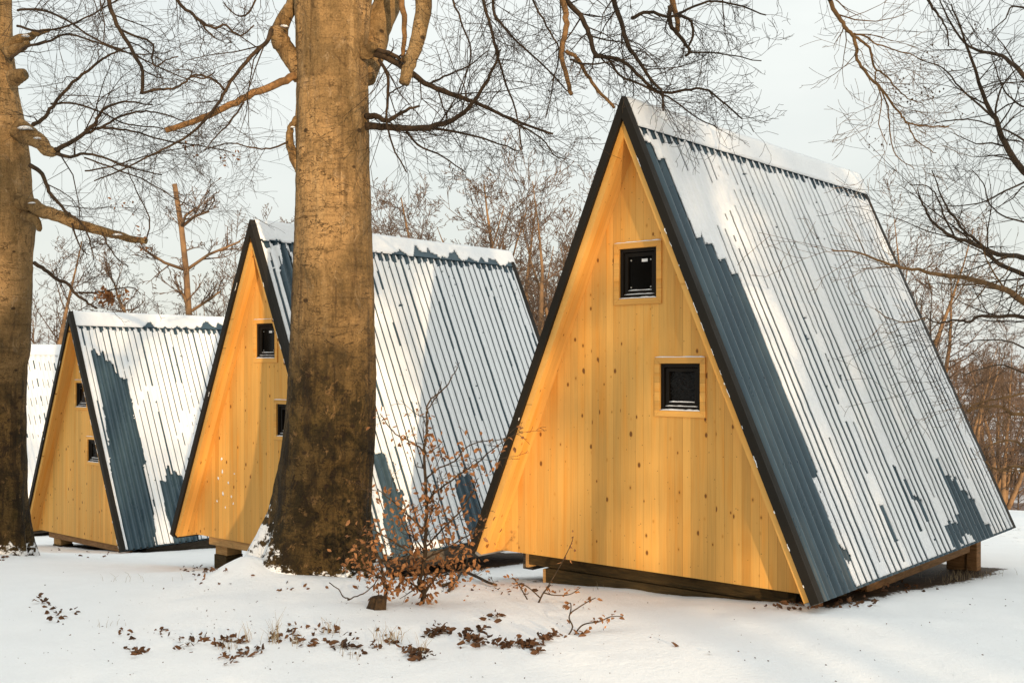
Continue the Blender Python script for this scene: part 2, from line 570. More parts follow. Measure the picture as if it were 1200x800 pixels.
BARE = {
    0: [[(-.1, .2), (.10, .30), (.18, .46), (.30, .60), (.30, 1.0), (.60, 1.35), (.76, 1.43), (.80, 2.1), (.80, 3.0), (.66, 3.35), (.74, 3.75), (.62, 4.1), (-.1, 4.1)],
        [(3.2, 3.22), (3.42, 3.30), (3.72, 3.58), (3.95, 4.1), (3.3, 4.1), (3.2, 3.7)],
        [(1.56, 3.42), (1.68, 3.42), (1.70, 3.75), (1.60, 3.75)], [(2.27, 3.3), (2.42, 3.35), (2.56, 3.72), (2.42, 3.74)],
        [(2.75, 3.72), (3.2, 3.76), (3.3, 3.95), (2.8, 3.98)]],
    1: [[(.30, .28), (.50, .30), (.44, 1.2), (.24, 1.9), (.16, 1.9)], [(.80, 2.8), (.98, 2.85), (1.0, 3.3), (1.1, 3.3), (.98, 4.1), (.70, 4.1)],
        [(2.0, 3.15), (2.25, 3.25), (2.36, 3.7), (2.7, 3.8), (2.8, 4.1), (1.95, 4.1)], [(.40, 2.6), (.62, 2.7), (.55, 4.1), (.38, 4.1)]],
    2: [[(.24, .66), (.44, .66), (.46, .86), (.60, .88), (.62, 1.15), (.74, 1.18), (.74, 2.6), (.60, 4.1), (.10, 4.1), (.16, 2.4)],
        [(.94, 2.95), (1.08, 2.95), (1.10, 2.78), (1.28, 2.78), (1.40, 3.1), (1.5, 3.3), (1.3, 4.1), (.95, 4.1), (.86, 3.5)]],
    3: [],
}


def snow_mask(ci, side, u, v):
    k = np.floor(u / PITCH)
    jit = (vn(k * 3.1, k * 0 + 1.5, ci * 7 + 3) - .5) * .20
    uu = u + .05 * (vn(u * 9, v * 9, 21 + ci) - .5) + .03 * (vn(u * 30, v * 30, 8) - .5)
    vv = v + jit + .10 * (vn(u * 14, v * 7, 31 + ci) - .5)
    on = np.ones(u.shape, bool)
    if side > 0:
        for i, poly in enumerate(BARE[ci]):
            uq = (k + .5) * PITCH * .65 + uu * .35 if not (ci == 0 and i == 0) else (np.floor((u + .04) / PITCH) + .5) * PITCH * .5 + uu * .5
            on &= ~inside(poly, uq, vv)
    p = u / PITCH - k
    cov = fbm(u * .55, v * .45, 51 + ci, 3)
    if ci == 0:
        t = np.clip((v - .75) * .9 - (1.2 - u) * .35, -.6, .6)
        thr = cov - .47 + t * .6 + .08 * (vn(k * 2.7, v * 1.3, 5) - .5) + .26 * (vn(k * 1.3, v * 11, 9) - .5) + .10 * np.clip(u - 1.5, 0, 1)
        tick = (v < .40 + .25 * vn(k * 5.3, k * 0, 3)) & (u > .6)
        line = (thr > .02) | tick
    elif ci == 3:
        line = np.sin(v * 2 * np.pi / .42 + 1.5 * vn(k * 2.3, k * 0, 2) + .8 * vn(k * .9, v * 3, 6)) > -.1 + .8 * (vn(k * 3.3, v * 2.2, 8) - .4)
        line &= v < 2.2 + .5 * (vn(k * 1.9, k * 0, 3) - .5)
    else:
        thr = cov - .16 + .25 * (vn(k * 1.3, v * 9, 9) - .5)
        line = thr > .02
    wl = (.036 if ci == 0 else .050) + .018 * (vn(k * 1.7, v * 3, 61 + ci) - .5)
    on &= ~(line & (np.abs(p - .27) < wl))
    if ci < 3:      # sheltered strip below the ridge cap, snow only between the ribs
        sh = .235 + .10 * vn(k * 4.3, k * 0 + .5, 15 + ci) + .05 * (vn(u * 40, v * 10, 2) - .5)
        on &= ~((v < sh) & (np.abs(p - .32) < .27 - .5 * np.clip(v - .26, 0, 1)))
        on &= v > .222
    # little holes
    on &= ~((vn(u * 34, v * 30, 77 + ci) > .955) & (vn(u * 1.7, v * 1.4, 4) > .60))
    return on


def build_cabin(ci, label):
    (ox, oy), z0 = CABINS[ci]
    r = thing('a_frame_cabin', (ox, oy, z0), label, 'cabin', 'timber A-frame cabins standing in a row', TH)
    seed = ci * 100
    rr = random.Random(40 + ci)
    yf = .20                                   # the boarded front stands this far back
    hin = -.108
    # ---- roof panels with sheets, snow, trim as sub-parts
    for side in (1, -1):
        a = Acc(); mslab(a, side, .012, L_, SL, hin, -.050)
        panel = a.build('roof', M['soffit'], r)
        a = Acc()
        nu = 39 * 12 + 1
        u = np.linspace(.0, L_, nu); vs = np.linspace(.02, SL + .03, 14)
        U, V = np.meshgrid(u, vs)
        P = slope_pt(side, U, V, prof(U) - .034 - AMP + .036)
        i = np.arange(nu * 14).reshape(14, nu)
        q = np.stack([i[:-1, :-1], i[1:, :-1], i[1:, 1:], i[:-1, 1:]], -1).reshape(-1, 4)
        if side < 0: q = q[:, ::-1]
        a.V.append(P.reshape(-1, 3)); a.n = nu * 14; a.Fs.append(q)
        if side > 0:
            for kk in range(39):
                for v in (.32, .98, 1.66, 2.34, 3.02, 3.86):
                    if kk % 2 == 0 or rr.random() < .3:
                        uc = (kk + .5) * PITCH
                        slab(a, side, uc - .007, uc + .007, v - .007, v + .007, -.001, .006)
        sh = a.build('corrugated_sheet', M['metal'], panel, smooth=True)
        # snow lying on the sheet
        nr = 39
        nu = nr * 12 + 1 if side > 0 else nr * 6 + 1
        nv = 250 if side > 0 else 30
        u = np.linspace(.07, L_ - .01, nu); vs = np.linspace(.19, SL + .01, nv)
        U, V = np.meshgrid(u, vs)
        uc = (U[:-1, :-1] + U[1:, 1:]) / 2; vc = (V[:-1, :-1] + V[1:, 1:]) / 2
        on = snow_mask(ci, side, uc, vc)
        fill = np.clip(1.2 - V * .5, 0, 1) if ci == 0 else 0 * V
        pr = prof(U)
        hh = pr - .034 - AMP + .036 + .013 + .008 * fbm(U * 8, V * 8, 3 + ci, 3) + (AMP - pr) * (.30 + .35 * fill) * 1.0
        P = slope_pt(side, U, V, hh)
        i = np.arange(nu * nv).reshape(nv, nu)
        q = np.stack([i[:-1, :-1], i[1:, :-1], i[1:, 1:], i[:-1, 1:]], -1)[on]
        if side < 0: q = q[:, ::-1]
        a = Acc(); a.V.append(P.reshape(-1, 3)); a.n = nu * nv; a.Fs.append(q)
        sn = a.build('roof_snow', M['snow'], panel, smooth=True)
        bpy_mesh_clean(sn)
        m = sn.modifiers.new('thickness', 'SOLIDIFY'); m.thickness = .012; m.offset = -1
        # eave strip
        a = Acc(); slab(a, side, .0, L_ + .004, SL + .002, SL + .022, -.10, -.036)
        a.build('eave_strip', M['eave'] if ci == 0 else M['verge'], panel)
        # dark verge trim on both gable ends, each an L lying over the sheet edge
        a = Acc()
        mslab(a, side, -.018, .010, SL + .026, -.050, .020)
        mslab(a, side, .0102, .058, SL + .026, .006, .0205)
        bb = a.build('barge_board', M['verge'], panel); a = Acc()
        mslab(a, side, L_ + .006, L_ + .030, SL + .026, -.11, .020)
        mslab(a, side, L_ - .05, L_ + .0058, SL + .026, .006, .0205)
        bb = a.build('barge_board', M['verge'], panel)
        # crumbs of snow caught along the trim
        a = Acc(); v = .3
        while v < SL:
            if rr.random() < ((.8 if 1.1 < v < 3.0 and ci == 0 else .3) if side > 0 else .06):
                ln = rr.uniform(.01, .10); hb = -.047 + rr.uniform(-.004, .004); t = rr.uniform(.002, .006)
                n = max(3, int(ln / .012))
                pts = [tuple(slope_pt(side, np.array(-.018 - .001), np.array(v + ln * k / n), np.array(hb + rr.uniform(-.002, .003)))) for k in range(n + 1)]
                a.tube(pts, [t * rr.uniform(.3, .9) for _ in pts], 6)
                v += ln
            v += rr.uniform(.02, .16 if v < 2.4 else .3)
        if a.tubes: a.build('trim_snow', M['snow'], panel, smooth=True)
    # ---- ridge cap
    a = Acc()
    for side in (1, -1):
        mslab(a, side, .0595, L_ + .01, .205, .012, .020)
    cap = a.build('ridge_cap', M['metal'], r)
    a = Acc()
    nu, nv = 260, 13
    u = np.linspace(.055, L_ + .035, nu); s = np.linspace(-1, 1, 2 * nv + 1)
    U, S = np.meshgrid(u, s)
    ragged = .216 + .005 * (fbm(U * 5, S * 2, 5 + ci, 3) - .5)
    Vv = np.abs(S) * ragged
    th = .032 + .004 * (fbm(U * 2.2, S * 1.5, 9 + ci, 3) - .5)
    hcap = np.where(np.abs(S) > .96, .022, th)
    PR = slope_pt(1, U, Vv, hcap); PL = slope_pt(-1, U, Vv, hcap)
    rnd = np.clip(np.abs(S) / .16, 0, 1)[..., None]
    apex = np.stack([0 * U, U, H_ + .058 + .003 * (fbm(U * 3, U * 0, 2) - .5)], -1)
    P = np.where((S >= 0)[..., None], PR, PL)
    P = apex * (1 - rnd) + P * rnd
    i = np.arange(U.size).reshape(U.shape)
    q = np.stack([i[:-1, :-1], i[1:, :-1], i[1:, 1:], i[:-1, 1:]], -1)
    if ci in (1, 2):
        sc = (S[:-1, :-1] + S[1:, 1:]) / 2; uc = (U[:-1, :-1] + U[1:, 1:]) / 2
        bare = (sc > 1.0 - .42 * np.clip(fbm(uc * 5.0, uc * 0 + ci, 13, 4) - .42, 0, 1) * 4 * (.5 + vn(uc * 17, uc * 0, 4)) - .06 * vn(uc * 30, uc * 0, 3))
        if ci == 2: bare &= uc > 1.2
        q = q[~bare]
    a.V.append(P.reshape(-1, 3)); a.n = U.size; a.Fs.append(q.reshape(-1, 4))
    sn = a.build('ridge_snow', M['snow'], cap, smooth=True)
    bpy_mesh_clean(sn)
    m = sn.modifiers.new('thickness', 'SOLIDIFY'); m.thickness = .014; m.offset = -1
    # ---- gable walls
    hz = H_ + hin * SL / W_ - .002             # inner apex under the panels
    hw = (hz + .02) * W_ / H_
    wins = [(-.17, .185, 2.13, 2.53), (.215, .575, 1.25, 1.615)]
    for which, (ya, yb, holes) in enumerate([(yf, yf + .06, wins), (L_ - .2, L_ - .14, [])]):
        outer = [(-hw, -.02), (hw, -.02), (0, hz)]
        loops = [outer] + [[(x0, z0_), (x0, z1), (x1, z1), (x1, z0_)] for x0, x1, z0_, z1 in holes]
        flat = [p for lp in loops for p in lp]
        tris = tessellate_polygon([[Vector((x, 0, z)) for x, z in lp] for lp in loops])
        a = Acc(); n = len(flat)
        V = [(x, ya, z) for x, z in flat] + [(x, yb, z) for x, z in flat]
        Fc = []
        for t in tris:
            p = [flat[k] for k in t]
            cr = (p[1][0] - p[0][0]) * (p[2][1] - p[0][1]) - (p[1][1] - p[0][1]) * (p[2][0] - p[0][0])
            t = tuple(t) if cr > 0 else tuple(t[::-1])
            Fc.append(t); Fc.append(tuple(n + k for k in t[::-1]))
        b = 0
        for lp in loops:
            k = len(lp)
            for j in range(k):
                j2 = (j + 1) % k
                Fc.append((b + j2, b + j, n + b + j, n + b + j2))
            b += k
        a.add(V, Fc)
        wl = a.build('front_wall' if which == 0 else 'rear_wall', M['wood'], r)
    # ---- windows
    for wi, (x0, x1, za, zb) in enumerate(wins):
        a = Acc(); c = .047; y0, y1 = yf - .014, yf - .001
        a.hexa(ring_piece(x0 - c, x0, za - c, zb + c, y0, y1, 'L', c)); a.hexa(ring_piece(x1, x1 + c, za - c, zb + c, y0, y1, 'R', c))
        a.hexa(ring_piece(x0 - c, x1 + c, zb, zb + c, y0, y1, 'T', c)); a.hexa(ring_piece(x0 - c, x1 + c, za - c, za, y0, y1, 'B', c))
        win = a.build('window', M['trim'], r)
        bevel(win, .0025)
        a = Acc()
        def ring(x0, x1, z0, z1, w, y0, y1):
            a.box(x0, x0 + w, y0, y1, z0, z1); a.box(x1 - w, x1, y0, y1, z0, z1)
            a.box(x0 + w + .0003, x1 - w - .0003, y0, y1, z1 - w, z1); a.box(x0 + w + .0003, x1 - w - .0003, y0, y1, z0, z0 + w)
        ring(x0 + .001, x1 - .001, za + .001, zb - .001, .028, yf + .006, yf + .062)
        ring(x0 + .034, x1 - .034, za + .034, zb - .034, .030, yf + .022, yf + .055)
        fr = a.build('window_frame', M['frame'], win); bevel(fr, .002)
        a = Acc(); a.box(x0 + .03, x1 - .03, yf + .042, yf + .048, za + .03, zb - .03)
        a.build('pane', M['film'] if wi == 1 else M['glass'], win)
        # thin snow left on the sill, the sash ledge and the head of the casing
        a = Acc()
        snow_bar(a, x0 + .002, x1 - .002, yf - .012, yf + .02, za + .002, .013, rr)
        snow_bar(a, x0 + .036, x1 - .034, yf + .010, yf + .028, za + .034, .008, rr)
        snow_bar(a, x0 + .066, x1 - .066, yf + .024, yf + .041, za + .066, .010, rr)
        snow_bar(a, x0 - c + .004, x1 + c - .004, y0 + .001, yf - .001, zb + c, .009, rr)
        a.build('sill_snow', M['snow'], win, smooth=True)
        if wi == 0:
            a = Acc(); xs = x0 + .60 * (x1 - x0)
            a.box(xs - .027, xs + .027, yf + .0395, yf + .0418, zb - .108, zb - .084)
            a.build('sticker', M['white'], win)
            for xx in (x0 + .085, x1 - .085):
                for z in (za + .092, zb - .092):
                    a = Acc(); a.box(xx - .005, xx + .005, yf + .0385, yf + .0418, z - .005, z + .005)
                    a.build('fixing_screw', M['rodm'], win)
    # ---- floor and footings
    a = Acc(); a.box(-1.50, 1.50, yf + .08, L_ - .22, -.024, -.004); a.build('floor', M['under'], r)
    if ci == 0:
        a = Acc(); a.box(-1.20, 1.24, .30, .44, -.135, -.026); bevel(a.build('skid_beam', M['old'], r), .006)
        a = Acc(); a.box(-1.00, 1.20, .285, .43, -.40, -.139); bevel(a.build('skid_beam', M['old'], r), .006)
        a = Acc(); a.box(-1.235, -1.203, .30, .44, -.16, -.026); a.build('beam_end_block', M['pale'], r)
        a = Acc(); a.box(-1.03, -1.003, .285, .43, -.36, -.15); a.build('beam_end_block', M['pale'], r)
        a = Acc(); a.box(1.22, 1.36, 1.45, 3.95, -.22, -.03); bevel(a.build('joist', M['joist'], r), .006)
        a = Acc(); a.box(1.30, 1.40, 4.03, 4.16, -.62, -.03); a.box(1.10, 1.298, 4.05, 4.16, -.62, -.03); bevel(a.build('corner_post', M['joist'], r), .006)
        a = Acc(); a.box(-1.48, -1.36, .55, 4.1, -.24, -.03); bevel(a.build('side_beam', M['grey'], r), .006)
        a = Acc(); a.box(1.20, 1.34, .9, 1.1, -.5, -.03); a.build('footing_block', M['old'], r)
    else:
        a = Acc(); a.box(-1.15, 1.46, .22, .27, -.12, -.024); bevel(a.build('rim_board', M['pale'] if ci == 1 else M['joist'], r), .004)
        for x in (-1.0, 1.05):
            a = Acc(); a.box(x - .11, x + .13, .285, .50, -.24, -.125); bevel(a.build('footing_block', M['pale'], r), .006)
            a = Acc(); a.box(x - .13, x + .12, .28, .52, -.75, -.244); bevel(a.build('footing_block', M['old'], r), .006)
        for x in (-1.3, 1.25):
            a = Acc(); a.box(x, x + .12, .55, 4.1, -.26, -.03); bevel(a.build('side_beam', M['grey'], r), .006)
            a = Acc(); a.box(x, x + .14, 3.6, 3.8, -.8, -.263); a.build('footing_block', M['old'], r)
    if ci == 1:      # thrown snow stuck to the boards
        a = Acc()
        for (x, z, s) in [(-.86, .93, .028), (-.84, .78, .03), (-.93, .70, .028), (-.72, .66, .026), (-.83, .52, .03), (-.66, .50, .024), (-.62, .42, .02), (-.95, .42, .02), (-.60, .77, .016), (-.78, .36, .018)]:
            vv = [(x, yf - .010, z)]; n = 9
            for j in range(n):
                t = j / n * 6.283; q_ = s * rr.uniform(.5, 1.1)
                vv.append((x + q_ * math.cos(t) * .8, yf - .0005, z + q_ * math.sin(t)))
            a.add(vv, [(0, 1 + (j + 1) % n, 1 + j) for j in range(n)] + [tuple(range(1, n + 1))])
        a.build('snow_splatter', M['snow'], r, smooth=True)
    return r


def ring_piece(x0, x1, z0, z1, y0, y1, side, c):
    if side == 'L': q = [(x0, z0), (x0, z1), (x1, z0 + c), (x1, z1 - c)]
    elif side == 'R': q = [(x0, z0 + c), (x0, z1 - c), (x1, z0), (x1, z1)]
    elif side == 'T': q = [(x0 + c, z0), (x0, z1), (x1 - c, z0), (x1, z1)]
    else: q = [(x0, z0), (x0 + c, z1), (x1, z0), (x1 - c, z1)]
    e = .0004
    v = []
    for k in (0, 1, 2, 3):
        for y in (y0, y1): v.append((q[k][0], y, q[k][1]))
    # order x,y,z like box(): (x0: y0z0,y0z1,y1z0,y1z1)
    return [v[0], v[2], v[1], v[3], v[4], v[6], v[5], v[7]]


def snow_bar(a, x0, x1, y0, y1, z, t, rr):
    n = max(4, int((x1 - x0) / .03)); V = []; Fc = []
    for i in range(n + 1):
        x = x0 + (x1 - x0) * i / n; h = t * rr.uniform(.6, 1.15) * (.4 if i in (0, n) else 1)
        V += [(x, y0, z), (x, y0 + .002, z + h * .8), (x, y1 - .002, z + h), (x, y1, z)]
    for i in range(n):
        b = i * 4
        for j in range(4):
            j2 = (j + 1) % 4
            Fc.append((b + j, b + 4 + j, b + 4 + j2, b + j2))
    Fc += [(0, 1, 2, 3), (4 * n + 3, 4 * n + 2, 4 * n + 1, 4 * n)]
    a.add(V, Fc)


def bpy_mesh_clean(o):
    import bmesh
    bm = bmesh.new(); bm.from_mesh(o.data)
    loose = [v for v in bm.verts if not v.link_faces]
    bmesh.ops.delete(bm, geom=loose, context='VERTS')
    bm.to_mesh(o.data); bm.free()


build_cabin(0, 'nearest and largest-looking timber A-frame cabin, with bare metal strip along its front roof edge')
build_cabin(1, 'timber A-frame cabin standing partly behind the thick beech trunk, white snow specks on its front')
build_cabin(2, 'timber A-frame cabin with a broad bare dark streak down its snowy roof')
build_cabin(3, 'farthest A-frame cabin, only its snow-covered roof showing beside the left beech trunk')


# ------------------------------------------------------------------ trees
def nrm(v):
    l = math.sqrt(v[0] * v[0] + v[1] * v[1] + v[2] * v[2]) + 1e-9
    return (v[0] / l, v[1] / l, v[2] / l)


def side_dir(d, ang, rng, flat=0.0):
    """a direction leaving d at angle ang"""
    while True:
        r = (rng.gauss(0, 1), rng.gauss(0, 1), rng.gauss(0, 1) * (1 - flat))
        k = r[0] * d[0] + r[1] * d[1] + r[2] * d[2]
        p = (r[0] - k * d[0], r[1] - k * d[1], r[2] - k * d[2])
        if p[0] ** 2 + p[1] ** 2 + p[2] ** 2 > .05: break
    p = nrm(p); c, s = math.cos(ang), math.sin(ang)
    return (d[0] * c + p[0] * s, d[1] * c + p[1] * s, d[2] * c + p[2] * s)


def grow(a, p, d, L, r, lev, rng, q):
    """q: wig, lift, kids (per level), ang, flat, ratio, rmin"""
    K = 7 if lev == 0 else 5
    st = L / (K - 1); pts = [p]; rad = [r]
    wig = q['wig'] * (1.0 if lev else .8)
    x, y, z = p
    for i in range(1, K):
        d = nrm((d[0] + rng.gauss(0, wig), d[1] + rng.gauss(0, wig), d[2] + rng.gauss(0, wig) + q['lift'][min(lev, len(q['lift']) - 1)]))
        x += d[0] * st; y += d[1] * st; z += d[2] * st
        pts.append((x, y, z)); rad.append(max(q['rmin'], r * (1 - .72 * i / (K - 1))))
    a.tube(pts, rad, 3 if r < .012 else (5 if r < .04 else 7))
    spread(a, pts, rad, L, lev + 1, rng, q)


def spread(a, pts, rad, L, lev, rng, q, lo=.12):
    if lev > len(q['kids']): return
    n = q['kids'][lev - 1]; n = int(n + rng.random())
    K = len(pts)
    for j in range(n):
        t = lo + (1 - lo) * ((j + rng.random()) / n)
        s = t * (K - 1); i = min(int(s), K - 2); f = s - i
        p0, p1 = pts[i], pts[i + 1]
        p = tuple(p0[k] * (1 - f) + p1[k] * f for k in range(3))
        d = nrm(tuple(p1[k] - p0[k] for k in range(3)))
        r = rad[i] * (1 - f) + rad[i + 1] * f
        nd = side_dir(d, math.radians(rng.uniform(*q['ang'])), rng, q['flat'])
        grow(a, p, nd, L * q['ratio'] * rng.uniform(.6, 1.25) * (1.12 - .6 * t), max(q['rmin'], r * rng.uniform(.42, .68)), lev, rng, q)


def smooth_path(pts, n=5, jit=0, rng=None):
    """Catmull-Rom through pts (x,y,z,r)"""
    P = [pts[0]] + list(pts) + [pts[-1]]
    out = []
    for i in range(1, len(P) - 2):
        for k in range(n):
            t = k / n
            out.append(tuple(.5 * ((2 * P[i][c]) + (-P[i - 1][c] + P[i + 1][c]) * t + (2 * P[i - 1][c] - 5 * P[i][c] + 4 * P[i + 1][c] - P[i + 2][c]) * t * t + (-P[i - 1][c] + 3 * P[i][c] - 3 * P[i + 1][c] + P[i + 2][c]) * t ** 3) for c in range(len(P[0]))))
    out.append(tuple(P[-2]))
    if jit:
        out = [tuple(o[c] + (rng.gauss(0, jit) if c < 3 else 0) for c in range(len(o))) for o in out]
    return out


def traced(a, px, Y0, Y1, d0, d1, rng, q=None, dens=.07, Lk=(35, 140), sides=9, twr=.42, lo=.05, jit=1.2):
    """a limb drawn through photo points, from distance Y0 to Y1, px thickness d0 to d1; twigs sprout from it"""
    n = len(px); pts = []
    bow = rng.uniform(-.05, .05)
    for i, (x, y) in enumerate(px):
        t = i / (n - 1); Y = Y0 + (Y1 - Y0) * t + bow * math.sin(3.14 * t)
        dia = d0 + (d1 - d0) * t
        pts.append((*at(x, y, Y), dia / 2 / F_PX * Y))
    sp = smooth_path(pts, 4, jit / F_PX * Y0 * .35, rng)
    a.tube([p[:3] for p in sp], [p[3] for p in sp], sides)
    if q:
        tot = 0
        for i in range(n - 1): tot += math.hypot(px[i + 1][0] - px[i][0], px[i + 1][1] - px[i][1])
        m = int(tot * dens)
        K = len(sp)
        for j in range(m):
            t = lo + (1 - lo) * (j + rng.random()) / m
            s = t * (K - 1); i = min(int(s), K - 2); f = s - i
            p = tuple(sp[i][c] * (1 - f) + sp[i + 1][c] * f for c in range(3))
            d = nrm(tuple(sp[i + 1][c] - sp[i][c] for c in range(3)))
            r = sp[i][3]
            L = rng.uniform(*Lk) / F_PX * Y0
            nd = side_dir(d, math.radians(rng.uniform(25, 70)), rng, q['flat'])
            grow(a, p, nd, L, max(q['rmin'], min(r * twr, .0095)) * rng.uniform(.7, 1.1), 1, rng, q)
    return sp


def lathe_trunk(rows, sides, seed, namp, origin, bumps=(), flutes=0):
    """rows: (x, y, z, rx) centre line and radius"""
    V = []; n = len(rows)
    for i, (x, y, z, r) in enumerate(rows):
        for j in range(sides):
            t = j / sides * 2 * math.pi
            c, s = math.cos(t), math.sin(t)
            p = Vector((c * 1.3 + seed, s * 1.3, z * .55))
            dr = namp * (mnoise.fractal(p, 1.0, 2.0, 4) * 1.0 + .30 * mnoise.noise(Vector((c * 4 + seed, s * 4, z * 3.2))) + .16 * mnoise.noise(Vector((c * 9, s * 9, z * 14 + seed))) + .10 * mnoise.noise(Vector((c * 26, s * 26, z * 9))) + .06 * mnoise.noise(Vector((c * 30, s * 30, z * 60 + seed))))
            hgt = z - origin[2]
            if flutes and hgt < 1.2:
                k = max(0, 1 - hgt / 1.2) ** 1.6
                dr += r * .20 * k * math.cos(flutes * t + seed + .6 * math.sin(2 * t))
            px_, py_ = x + c * r, y + s * r * .95
            for (bx, bz, wx, wz, am) in bumps:
                if s < .1:
                    e = ((px_ - bx) / wx) ** 2 + ((z - bz) / wz) ** 2
                    if e < 6: dr += am * math.exp(-e)
            V.append((x + c * (r + dr), y + s * (r * .95 + dr), z))
    F = []
    for i in range(n - 1):
        for j in range(sides):
            j2 = (j + 1) % sides
            F.append((i * sides + j, i * sides + j2, (i + 1) * sides + j2, (i + 1) * sides + j))
    F.append(tuple((n - 1) * sides + j for j in range(sides)))
    return V, F


def px_rows(table, Y, n):
    table = sorted(table)
    ys = np.array([t[0] for t in table], float); l = np.array([t[1] for t in table], float); rr_ = np.array([t[2] for t in table], float)
    out = []
    for y in np.linspace(ys[-1], ys[0], n):
        a_, b_ = np.interp(y, ys, l), np.interp(y, ys, rr_)
        X, _, Z = at((a_ + b_) / 2, y, Y)
        out.append((X, Y, Z, (b_ - a_) / 2 / F_PX * Y))
    return out


BQ = dict(wig=.23, lift=[0, -.005, .0, .02], kids=[0, 4.2, 2.6], ang=(22, 60), flat=.35, ratio=.68, rmin=.0016)
BQ2 = dict(BQ, kids=[0, 4, 2.2])

# ---- the big beech in front of the second cabin
rng = random.Random(11)
TY = 9.6
tb = at(374, 672, TY)
torg = (tb[0], TY, g1(tb[0], TY))
beech = thing('beech_tree', torg, 'thick old beech trunk in the middle, standing in front of the second cabin', 'tree')
tab = [(705, 288, 446), (672, 286, 444), (650, 297, 437), (630, 305, 434), (600, 317, 434), (550, 327, 438), (500, 334, 440), (450, 338, 440), (400, 340, 438.5), (350, 341, 437), (300, 343, 435), (250, 345, 434), (200, 346, 433), (150, 347, 432), (100, 348, 431.5), (50, 348, 432), (0, 346, 436), (-60, 345, 442), (-160, 352, 436), (-400, 362, 420), (-700, 372, 400)]
rows = px_rows(tab, TY, 620)


def bp(px, py, wx, wz, am):
    X, _, Z = at(px, py, TY - .3); s = TY / F_PX
    return (X, Z, wx * s, wz * s, am)


bumps = [bp(418, 136, 10, 9, .030), bp(400, 134, 16, 4, -.018), bp(393, 48, 26, 5, -.022), bp(395, 58, 24, 5, .014), bp(390, 90, 28, 3.5, -.014), bp(388, 96, 28, 4, .012),
         bp(365, 250, 14, 10, -.02), bp(372, 302, 20, 5, -.022), bp(368, 311, 18, 6, .014), bp(410, 310, 10, 9, .012), bp(408, 375, 5, 5, -.02), bp(400, 535, 22, 7, .026), bp(400, 547, 20, 5, -.024),
         bp(370, 602, 22, 8, -.024), bp(372, 590, 20, 6, .018), bp(412, 575, 8, 10, -.028), bp(398, 460, 8, 16, -.02), bp(352, 470, 12, 10, -.02), bp(375, 455, 7, 16, -.018), bp(404, 512, 6, 14, -.024), bp(420, 455, 5, 14, -.018)]
V, Fc = lathe_trunk(rows, 180, 3.1, .022, torg, bumps, 5)
a = Acc(); a.add(V, [])
a.Fs.append(np.array([f for f in Fc if len(f) == 4])); a.Fs.append(np.array([Fc[-1]]))
trunk = a.build('trunk', M['bark'], beech, True)
trunk.data.transform(__import__('mathutils').Matrix.Translation(Vector((-torg[0], -torg[1], -torg[2]))))


def kid(acc, name, mat, parent, org, smooth=True):
    o = acc.build(name, mat, parent, smooth)
    o.data.transform(__import__('mathutils').Matrix.Translation(Vector((-org[0], -org[1], -org[2]))))
    return o


# stub limbs and dead branches, lit golden
a = Acc()
traced(a, [(352, 84), (340, 92), (318, 101), (290, 113), (262, 127), (228, 142), (194, 153)], TY, TY - .5, 10, 6.5, rng, None, sides=9)
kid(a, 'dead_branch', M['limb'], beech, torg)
a = Acc()
traced(a, [(356, 92), (346, 74), (335, 58), (328, 42), (330, 28), (338, 14), (345, -4), (350, -60)], TY, TY + .1, 26, 12, rng, None, sides=10)
traced(a, [(330, 50), (324, 38), (318, 34)], TY, TY - .1, 24, 9, rng, None, sides=9)
kid(a, 'limb_stub', M['bark'], beech, torg)
a = Acc(); traced(a, [(352, 200), (343, 180), (339, 163), (341, 150), (347, 138)], TY - .05, TY - .05, 13, 6, rng, None, sides=9)
kid(a, 'limb_stub', M['bark'], beech, torg)
a = Acc()
traced(a, [(420, 90), (432, 62), (440, 36), (452, 8), (462, -30), (480, -140), (500, -300)], TY + .15, TY + .5, 40, 24, rng, None, sides=14)
traced(a, [(428, 66), (434, 58), (439, 54)], TY - .1, TY - .25, 20, 8, rng, None, sides=9)
kid(a, 'limb_stub', M['bark'], beech, torg)
a = Acc(); hang = traced(a, [(486, -160), (492, -60), (497, -10), (494, 25), (486, 58), (478, 80), (474, 98)], TY - .4, TY - .5, 24, 13, rng, None, sides=12)
kid(a, 'hanging_limb', M['bark'], beech, torg)
a = Acc(); traced(a, [(466, -90), (470, -5), (474, 25), (473, 58), (471, 72)], TY - .3, TY - .3, 9, 4, rng, None, sides=7)
kid(a, 'hanging_limb', M['limb'], beech, torg)
a = Acc()
traced(a, [(640, -120), (655, -20), (662, 12), (664, 28), (660, 50), (658, 66), (664, 88), (669, 111)], TY - .8, TY - .9, 8, 5, rng, None, sides=8)
traced(a, [(663, 60), (676, 68), (688, 88), (700, 105), (720, 127)], TY - .85, TY - .9, 5, 3.5, rng, BQ2, .05, (20, 50))
kid(a, 'hanging_limb', M['limb'], beech, torg)
a = Acc(); traced(a, [(790, -60), (788, 0), (793, 18), (794, 37)], TY - .9, TY - .9, 8, 5.5, rng, None, sides=8)
kid(a, 'hanging_limb', M['limb'], beech, torg)

a = Acc()
LIMBS = [  # limbs above the frame that carry the drooping sprays
    ([(400, -40), (500, -150), (620, -170), (740, -110), (820, -60), (880, -30)], TY, 8.2, 24, 3),
    ([(440, -260), (640, -330), (840, -220), (940, -90), (972, 0)], TY, 7.4, 24, 6),
    ([(370, -90), (280, -190), (180, -150), (110, -60), (40, -20)], TY, 9.0, 20, 4),
    ([(375, -250), (250, -320), (60, -240), (-60, -120)], TY, 8.0, 20, 5),
]
for px, y0, y1, d0, d1 in LIMBS:
    traced(a, px, y0, y1, d0, d1, rng, BQ if px[0][1] > -100 else None, .035, (50, 170), 9)
